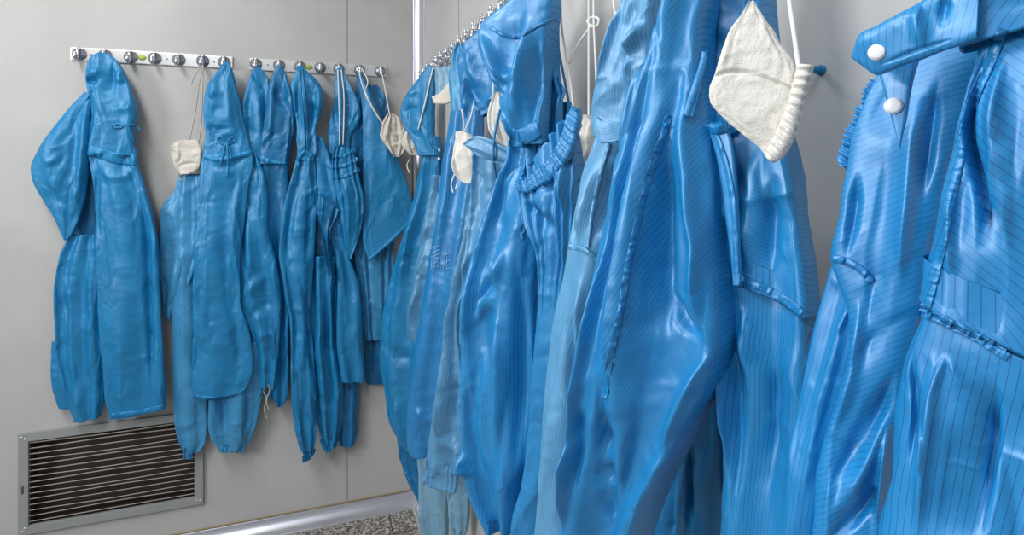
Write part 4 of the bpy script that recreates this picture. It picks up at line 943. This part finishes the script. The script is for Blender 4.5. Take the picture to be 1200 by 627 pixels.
def right_shoulder():
    m = M['str_mid']
    pl = RP(898, 0.335, -72)
    g = empty('coverall', hookpt(pl)); tag(g, 'striped blue coverall with a puckered sleeve seam, behind the large white mask', 'coverall')
    loft('sleeve', g, pl, [(826, 130, 920, 130), (838, 165, 932, 172), (846, 214, 945, 214), (852, 252, 948, 256), (857, 292, 953, 302), (861, 306, 956, 336), (865, 317, 958, 368)], m, dn=0.003, b=[(0, 0.03), (0.3, 0.038), (1, 0.036)], seed=170, nu=150, nv=150, crumple=0.75, rot=-0.95, pleats=[(1.1, 0.005, 0.7, 0.0)],
         folds=[([(852, 165), (862, 230), (866, 310)], -0.008, 4), ([(905, 170), (898, 230), (900, 320)], 0.010, 9), ([(925, 200), (918, 260), (916, 340)], -0.008, 8), ([(880, 180), (884, 250), (880, 320)], -0.006, 8)])
    loft('body', g, pl, [(300, 855, 953), (348, 860, 957), (393, 862, 960), (430, 856, 962), (480, 855, 962), (519, 855, 960), (560, 855, 960), (627, 855, 958), (720, 852, 956)], m, dn=-0.001, b=[(0, 0.034), (0.3, 0.04), (1, 0.04)], seed=172, nu=150, nv=160, crumple=0.8, rot=0.05, pleats=[(1.2, 0.006, 0.7, 0.0)],
         folds=[([(900, 345), (896, 380), (904, 440), (906, 540)], 0.012, 8), ([(868, 340), (871, 450), (873, 560)], 0.010, 4), ([(880, 350), (884, 450), (886, 600)], -0.008, 6), ([(930, 390), (922, 480), (915, 600)], -0.008, 7), ([(890, 350), (906, 400), (912, 430)], 0.005, 4)])
    loft('sleeve_edge', g, pl, [(145, 826, 850), (165, 835, 858), (214, 846, 864), (260, 852, 867), (300, 857, 868), (333, 860, 869)], m, dn=0.034, b=0.004, seed=173, nu=60, nv=90, crumple=0.12, pleats=[], rot=0.05, iters=0)
    loft('hood', g, RP(880, 0.335, -70), [(-140, 850, 900), (-60, 842, 904), (0, 834, 908), (30, 830, 911), (60, 828, 915), (90, 827, 918), (120, 827, 922), (140, 828, 924), (155, 834, 920)], m, dn=-0.01, b=0.035, seed=171, nu=120, nv=110, rot=0.2, folds=[([(842, 10), (836, 60), (834, 110)], 0.008, 6), ([(905, 0), (908, 40), (915, 80)], 0.006, 6)])
    hang_loop(g, RP(880, 0.335, -70).hit(875, -140, -0.01), m)
    tr = bvh_of(g)
    band('cuff', g, tr, [(827, 143), (838, 147), (852, 144), (864, 150)], 22, m, th=0.004, pucker=0.0006, freq=8, rot=1.5)
    band('seam', g, tr, [(866, 333), (890, 336), (920, 352), (955, 380)], 9, m, th=0.0004, pucker=0.0009, freq=30, n=110, lift=0.0008)
    band('seam', g, tr, [(838, 156), (850, 190), (860, 250), (863, 320)], 7, m, th=0.0008, pucker=0.0003, freq=26, lift=0.0008)
    # a plain one hanging behind, seen in the gap
    pl = RP(820, 0.375, -66)
    g = empty('coverall', hookpt(RP(820, 0.39, -66))); tag(g, 'plain dark blue coverall against the wall, seen in the gap between big striped ones', 'coverall')
    loft('body', g, pl, [(380, 820, 872), (430, 812, 866), (480, 805, 862), (530, 800, 860), (580, 798, 858), (640, 796, 858), (720, 794, 856)], M['teal2'], dn=0, b=0.014, seed=175, folds=[([(846, 440), (852, 500), (850, 600)], -0.010, 4), ([(822, 480), (815, 560), (808, 640)], -0.010, 4)])
    loft('sleeve', g, RP(785, 0.385, -66), [(520, 770, 806), (570, 768, 806), (640, 764, 804), (720, 760, 800)], M['teal2'], dn=0, b=0.014, seed=176)

def right_near():
    m = M['str_big']
    pl = RP(1100, 0.30, -68)
    g = empty('coverall', hookpt(pl)); tag(g, 'boldly striped coverall nearest the camera with white snap buttons at its open collar', 'coverall')
    R1 = RP(1040, 0.312, -66)
    loft('sleeve', g, R1, [(255, 986, 1042), (297, 979, 1034), (315, 974, 1026), (340, 967, 1022), (404, 951, 1012), (460, 941, 998), (524, 930, 978), (580, 925, 970), (627, 920, 966), (720, 905, 956)], m, dn=0.004, b=[(0, 0.016), (0.4, 0.022), (1, 0.024)], seed=181, nu=120, nv=170, crumple=0.7, rot=0.04, pleats=[],
         folds=[([(1000, 330), (988, 400), (968, 480), (952, 580)], 0.006, 7), ([(1004, 350), (992, 380), (980, 396)], 0.003, 3)])
    loft('front_panel', g, R1, [(28, 1052, 1182), (50, 1042, 1176), (70, 1034, 1164), (95, 1028, 1152), (120, 1016, 1142), (150, 1005, 1134), (180, 999, 1128), (198, 997, 1124), (220, 994, 1118), (247, 991, 1112), (297, 981, 1104), (330, 990, 1098), (365, 1002, 1090), (399, 1004, 1080), (456, 992, 1070), (520, 972, 1060), (560, 965, 1054), (600, 964, 1048), (627, 963, 1044), (720, 956, 1034)], m, dn=0.010, b=[(0, 0.016), (0.3, 0.03), (1, 0.035)], seed=186, nu=180, nv=220, crumple=0.75, rot=1.12, pleats=[],
         folds=[([(1054, 175), (1050, 230), (1040, 300), (1026, 380)], -0.004, 6), ([(1090, 90), (1082, 160), (1074, 250), (1066, 340)], 0.006, 9), ([(1110, 90), (1100, 160), (1090, 240)], -0.005, 7), ([(1018, 200), (1012, 250), (1004, 300)], -0.005, 6), ([(1060, 420), (1040, 470), (1010, 520), (985, 560)], -0.007, 9), ([(1050, 470), (1030, 530), (990, 590)], 0.008, 9), ([(1044, 550), (1015, 590), (985, 612)], -0.008, 6), ([(1052, 480), (1046, 540), (1036, 600)], 0.007, 5), ([(1020, 340), (1012, 420), (990, 500)], 0.005, 8)])
    loft('front_panel', g, pl, [(1165, 20, 1262, 10), (1150, 60, 1262, 56), (1139, 110, 1262, 110), (1122, 173, 1260, 176), (1108, 232, 1258, 236), (1098, 288, 1256, 298), (1091, 318, 1255, 340), (1085, 338, 1254, 390), (1083, 345, 1254, 425)], m, dn=0.03, b=[(0, 0.02), (0.4, 0.034), (1, 0.034)], seed=182, nu=180, nv=170, crumple=0.75, rot=-0.85, pleats=[], bottom='open',
         folds=[([(1172, 50), (1150, 120), (1148, 160), (1164, 220), (1178, 300), (1182, 400)], -0.012, 6), ([(1160, 70), (1138, 130), (1128, 180)], 0.005, 7), ([(1190, 60), (1178, 130), (1184, 210), (1198, 300)], 0.010, 9), ([(1130, 200), (1124, 270), (1130, 340)], 0.005, 10)])
    loft('front_panel', g, pl, [(1082, 355, 1250, 430), (1077, 380, 1250, 450), (1072, 405, 1250, 470), (1064, 440, 1248, 490), (1058, 480, 1247, 520), (1050, 540, 1245, 560), (1042, 600, 1242, 610), (1036, 650, 1240, 650), (1030, 720, 1238, 720)], m, dn=0.031, b=[(0, 0.034), (0.4, 0.04), (1, 0.045)], seed=187, nu=170, nv=150, crumple=0.8, rot=0.06, pleats=[],
         folds=[([(1110, 400), (1106, 470), (1100, 540), (1094, 620)], 0.006, 9), ([(1084, 400), (1086, 450), (1082, 530)], -0.005, 5), ([(1182, 430), (1176, 520), (1164, 620)], -0.012, 6), ([(1126, 405), (1116, 428), (1110, 455)], 0.0022, 4), ([(1126, 405), (1138, 432), (1146, 455)], 0.0022, 4), ([(1168, 505), (1150, 518), (1138, 530), (1130, 528)], 0.004, 4), ([(1092, 470), (1098, 510), (1094, 550)], 0.003, 3), ([(1140, 470), (1136, 540), (1126, 620)], -0.005, 8)])
    loft('placket', g, RP(1045, 0.30, -66), [(1030, 84, 1080, 62), (1034, 98, 1072, 88), (1040, 120, 1067, 112), (1046, 142, 1063, 138), (1051, 160, 1058, 158), (1054, 173, 1055, 172)], m, dn=0.036, b=0.004, seed=183, nu=70, nv=60, crumple=0.15, bottom='close', pleats=[], rot=0.1, iters=0)
    loft('cuff', g, RP(1010, 0.325, -66), [(1024, 94, 1050, 104), (1016, 110, 1046, 126), (1006, 132, 1036, 150), (996, 155, 1026, 174), (988, 174, 1014, 192), (985, 186, 1003, 200)], m, dn=0.024, b=0.012, seed=184, nu=80, nv=90, crumple=0.75, bottom='close', pleats=[], rot=0.5)
    loft('collar', g, RP(1070, 0.30, -66), [(1000, 66, 1001, 70), (1004, 54, 1013, 79), (1009, 41, 1027, 88), (1030, 31, 1042, 84), (1050, 20, 1058, 77), (1072, 8, 1080, 70), (1098, -6, 1102, 61), (1124, -14, 1124, 54), (1150, -24, 1146, 46)], m, dn=[(0, 0.05), (0.5, 0.058), (1, 0.062)], b=[(0, 0.003), (0.2, 0.005), (1, 0.007)], p=0.5, seed=185, nu=90, nv=130, crumple=0.25, bottom='close', pleats=[], rot=1.35, iters=0, folds=[([(1030, 80), (1070, 63), (1120, 46)], -0.0015, 2), ([(1080, 5), (1078, 30), (1086, 60)], 0.003, 8), ([(1110, -5), (1106, 30)], -0.003, 6)])
    loft('yoke', g, RP(1110, 0.30, -66), [(1110, -70, 1270, -90), (1112, -20, 1266, -40), (1116, 20, 1264, 0), (1122, 45, 1262, 12), (1126, 58, 1262, 20)], m, dn=0.04, b=[(0, 0.026), (1, 0.024)], seed=188, nu=100, nv=60, crumple=0.3, rot=0.7, pleats=[])
    hang_loop(g, RP(1110, 0.30, -66).hit(1190, -80, 0.03), m)
    tr = bvh_of(g)
    rg = np.random.default_rng(9); kk = rg.uniform(-1, 1, 40)
    def gathers(P, PX, PY, S, V):
        h = np.interp(V * 38 + 0.8 * S, np.arange(40), kk) * 0.0013 + 0.0008 * np.sin(V * 2 * PI * 17)
        return P + h[:, :, None] * np.array([pl.n[0], pl.n[1], 0]) + (h * (S - 0.5) * 1.6)[:, :, None] * np.array([pl.u[0], pl.u[1], 0])
    loft('elastic_edge', g, RP(1010, 0.325, -66), [(1022, 92, 1034, 99), (1016, 105, 1028, 113), (1008, 122, 1021, 132), (1000, 141, 1013, 151), (991, 161, 1005, 171), (985, 176, 998, 184), (984, 188, 996, 193), (988, 197, 996, 199)], m, dn=0.034, b=0.006, seed=189, nu=70, nv=180, crumple=0.1, pleats=[], bottom='close', post=gathers, rot=0.2)
    for x, y in ((1028, 61), (1047, 124)):
        p = on_surface(tr, x, y, 0.0008); nrm = np.array([0, 0, EYE]) - p; r = 9.6 / F * abs(nrm[:2] @ FWD); nrm /= np.linalg.norm(nrm); nrm = nrm * 0.8 + np.array([-0.4, -0.1, 0.1]); nrm /= np.linalg.norm(nrm)
        a = cyl(r, 0.0018, nrm, p, 32, bev=0.0006); b_ = dome(r * 0.86, 0.0008, nrm, p + nrm * 0.0009)
        mesh_obj('snap_button', *join_geo([a, b_]), M['button'], g, label='white snap button')
    band('seam', g, tr, [(1176, 34), (1160, 72), (1142, 112), (1127, 170), (1114, 232), (1102, 290), (1090, 340), (1083, 366)], 13, m, th=0.0004, pucker=0.0004, freq=110, n=260, rot=0.1, lift=0.0008)
    band('seam', g, tr, [(1080, 366), (1100, 374), (1140, 393), (1182, 418)], 12, m, th=0.0004, pucker=0.0005, freq=34, n=120, lift=0.0008)
    band('seam', g, tr, [(976, 303), (990, 306), (1006, 314), (1022, 330)], 9, m, th=0.0008, pucker=0.0004, freq=14, lift=0.0008)

def masks_right():
    c = M['gauze']
    pl = RP(520, 0.36, -40)
    g = empty('face_mask', pl.hit(512, 78)); tag(g, 'small grey and white mask folded on the first right-wall hook beside the corner hood', 'mask')
    loft('back_panel', g, pl, [(78, 511, 531), (90, 510, 532), (104, 511, 533), (114, 510, 533)], M['pale'], dn=-0.005, b=0.012, seed=200, nu=60, nv=40, crumple=0.5)
    loft('pad', g, pl, [(507, 113, 509, 121), (513, 111, 514, 122), (520, 105, 522, 122), (526, 98, 528, 120), (531, 93, 532, 117)], M['gauze2'], dn=0.012, b=0.012, seed=201, nu=60, nv=50, crumple=0.5, bottom='close', pleats=[])
    pl = RP(545, 0.285, -40)
    g = empty('face_mask', pl.hit(545, 150)); tag(g, 'padded white mask hanging directly below the fine-striped hood, one corner frayed', 'mask')
    loft('pad', g, pl, [(154, 537, 544), (158, 535, 552), (166, 534, 558), (178, 533, 561), (192, 533, 561), (204, 536, 560), (211, 542, 559), (215, 547, 556)], c, dn=0.02, b=0.026, seed=202, nu=80, nv=70, crumple=0.9, bottom='close', pleats=[], folds=[([(537, 160), (536, 185), (542, 208)], -0.004, 2), ([(540, 165), (550, 190), (555, 210)], 0.004, 6)])
    cord('string', g, [tuple(pl.hit(543, 156, 0.02)), tuple(RP(552, 0.34, -50).hit(552, 135)), tuple(RP(560, 0.40, -50).hit(560, 90)), (XR - 0.043, 1.285, 1.697)], 0.0016, M['string'])
    string('string', g, pl, [[(543, 155), (543, 140), (541, 128)], [(536, 195), (532, 206), (529, 216), (531, 226)], [(536, 200), (536, 214), (534, 222)]], 0.0016, M['string'], 0.02)
    pl = RP(588, 0.325, -48)
    g = empty('face_mask', pl.hit(578, 100)); tag(g, 'white cup-shaped mask with fine pleats wedged under the big rounded hood', 'mask')
    loft('pad', g, pl, [(108, 582, 586), (114, 579, 590), (126, 575, 597), (138, 573, 603), (150, 574, 606), (160, 578, 607), (168, 585, 606), (172, 592, 602)], c, dn=0.05, b=[(0, 0.01), (0.6, 0.026), (1, 0.01)], seed=203, nu=90, nv=70, crumple=0.6, bottom='close', pleats=[(6, 0.0015, 0, 0.4)])
    string('string', g, pl, [[(578, 90), (578, 106), (576, 122), (575, 134)], [(590, 124), (584, 134), (581, 148), (582, 160)]], 0.0016, M['string'], [0.03, 0.03])
    pl = RP(683, 0.385, -70)
    g = empty('face_mask', pl.hit(660, -5)); tag(g, 'white gauze mask with a long single string and ruffled edge, beside the elastic waist', 'mask')
    loft('pad', g, pl, [(142, 672, 678), (152, 671, 681), (165, 672, 683), (180, 674, 684), (195, 677, 684), (204, 679, 683)], c, dn=0.02, b=0.014, seed=204, nu=60, nv=90, crumple=0.6, bottom='close', pleats=[(3, 0.004, 0, 3)])
    string('string', g, pl, [[(656, -20), (657, 0), (658, 28), (663, 62), (669, 100), (674, 145)]], 0.0017, M['string'], 0.02)
    pl = RP(692, 0.39, -70)
    g = empty('face_mask', pl.hit(694, -5)); tag(g, 'white gauze mask on two strings tied in a knot with a loose frayed end', 'mask')
    loft('pad', g, pl, [(135, 687, 692), (145, 685, 696), (160, 685, 698), (178, 684, 698), (195, 683, 694), (206, 684, 690)], c, dn=0.012, b=0.016, seed=205, nu=60, nv=60, crumple=1.2, bottom='close', pleats=[(2, 0.003, 0, 0.6)])
    string('string', g, pl, [[(690, -20), (690, 27), (690, 80), (690, 137)], [(696, -20), (696, 27), (698, 70), (701, 138)], [(688, 24), (694, 20), (702, 24), (700, 30), (692, 30), (688, 25)], [(694, 29), (684, 42), (675, 56), (667, 75)]], 0.0017, M['string'], 0.014)
    pl = RP(725, 0.385, -70)
    g = empty('face_mask', pl.hit(720, -5)); tag(g, 'white gauze mask near the top edge, mostly behind the faded hood', 'mask')
    loft('pad', g, pl, [(14, 721, 736), (20, 719, 737), (32, 720, 736), (45, 720, 733), (56, 719, 728), (61, 720, 724)], c, dn=0.01, b=0.014, seed=206, nu=60, nv=60, crumple=1.0, bottom='close')
    string('string', g, pl, [[(718, -20), (719, 0), (721, 18)]], 0.0017, M['string'], 0.012)
    # the big quilted one
    pl = RP(890, 0.285, -50)
    g = empty('face_mask', pl.hit(925, -10)); tag(g, 'large white quilted mask turned corner-up, with a rolled ribbed edge at its right', 'mask')
    def quilt(P, PX, PY, S, V):
        d, t, sg = poly_dist(PX, PY, smooth_pts([(836, 92), (856, 85), (880, 86), (905, 95), (930, 106)], 24))
        n3 = np.array([pl.n[0], pl.n[1], 0])
        return P + (-0.0035 * np.exp(-(d / 2.2) ** 2) * np.clip(t * 8, 0, 1))[:, :, None] * n3
    loft('pad', g, pl, [(2, 879, 882), (8, 875, 886), (20, 866, 894), (35, 857, 904), (49, 850, 913), (62, 846, 922), (76, 841, 931), (90, 836, 935), (107, 830, 936), (120, 833, 934), (140, 852, 930), (160, 876, 922), (175, 892, 916), (186, 900, 912)], c, dn=0.0, b=[(0, 0.004), (0.3, 0.011), (0.6, 0.013), (1, 0.006)], seed=207, nu=150, nv=150, crumple=0.35, bottom='close', pleats=[], iters=60, post=quilt, p=0.5)
    loft('rolled_edge', g, pl, [(934, 76, 954, 78), (931, 90, 951, 92), (927, 104, 946, 108), (924, 118, 942, 124), (920, 130, 938, 142), (914, 144, 933, 158), (908, 158, 926, 173), (900, 172, 916, 186), (896, 182, 906, 191)], c, dn=0.008, b=0.011, back=1, seed=208, nu=60, nv=150, crumple=0.4, bottom='close', pleats=[], p=0.9, iters=0, post=lambda P, PX, PY, S, V: P + (0.0012 * np.sin(V * 2 * PI * 11))[:, :, None] * np.array([pl.n[0], pl.n[1], 0]) )
    string('string', g, pl, [[(922, -30), (925, 0), (930, 35), (936, 78)]], 0.0016, M['string'], [-0.03, 0.008])
    h = empty('wall_hook', (XR, RIGHT.hit(958, 82)[1], 1.437)); tag(h, 'small blue peg on the right wall behind the large white mask', 'hook')
    yh = -RIGHT.hit(964, 82)[1] if False else RIGHT.hit(963, 82)[1]
    V, Fc = tube_geo(smooth_pts([(XR, yh, 1.437), (XR - 0.02, yh, 1.437), (XR - 0.04, yh, 1.440), (XR - 0.046, yh, 1.446)], 16), 0.0034, 12)
    mesh_obj('peg', V, Fc, M['tealtape'], h)
    mesh_obj('base', *cyl(0.0045, 0.002, (1, 0, 0), (XR - 0.001, yh, 1.437), 20), M['tealtape'], h)

def garments():
    coverall_far_left(); smock_second(); coveralls_third(); coverall_shiny(); coverall_strings(); masks_back()
    right_corner(); right_text(); right_collar(); right_big_hood(); right_waist(); right_faded(); right_large(); right_shoulder(); right_near(); masks_right()
# ------------------------------------------------------------------ light and camera
def lights():
    def area(name, loc, rot, sx, sy, e, col=(1, 1, 1)):
        l = bpy.data.lights.new(name, 'AREA'); l.shape = 'RECTANGLE'; l.size = sx; l.size_y = sy; l.energy = e; l.color = col
        o = bpy.data.objects.new(name, l); C.objects.link(o); o.location = loc; o.rotation_euler = rot; return o
    area('ceiling_lamp', (-0.95, 1.0, 2.57), (0, 0, 0), 0.3, 1.2, 30, (1, 0.985, 0.96))
    area('ceiling_lamp', (-0.7, -0.4, 2.57), (0, 0, 0), 0.3, 1.2, 19, (0.8, 0.89, 1.0))
    # added area lamp giving the light from the left; its true source is unknown
    area('side_light', (X0 + 0.03, 0.35, 1.8), (0, -PI / 2, 0), 0.7, 1.0, 52, (0.92, 0.96, 1.0))
    w = bpy.data.worlds.new('World'); bpy.context.scene.world = w; w.use_nodes = True
    w.node_tree.nodes['Background'].inputs[0].default_value = (0.6, 0.65, 0.7, 1); w.node_tree.nodes['Background'].inputs[1].default_value = 0.12

def camera():
    cam = bpy.data.cameras.new('camera'); o = bpy.data.objects.new('camera', cam); C.objects.link(o)
    o.location = (0, 0, EYE); o.rotation_euler = (PI / 2, 0, -YAW)
    cam.sensor_fit = 'HORIZONTAL'; cam.sensor_width = 36; cam.lens = 36 * F / 1200
    cam.shift_y = -(313.5 - HY) / 1200; cam.clip_start = 0.02
    bpy.context.scene.camera = o
    v = bpy.context.scene.view_settings
    v.view_transform = 'Standard'; v.look = 'None'; v.gamma = 1; v.exposure = -0.08; v.use_curve_mapping = False

materials()
room()
rails()
garments()
lights()
camera()
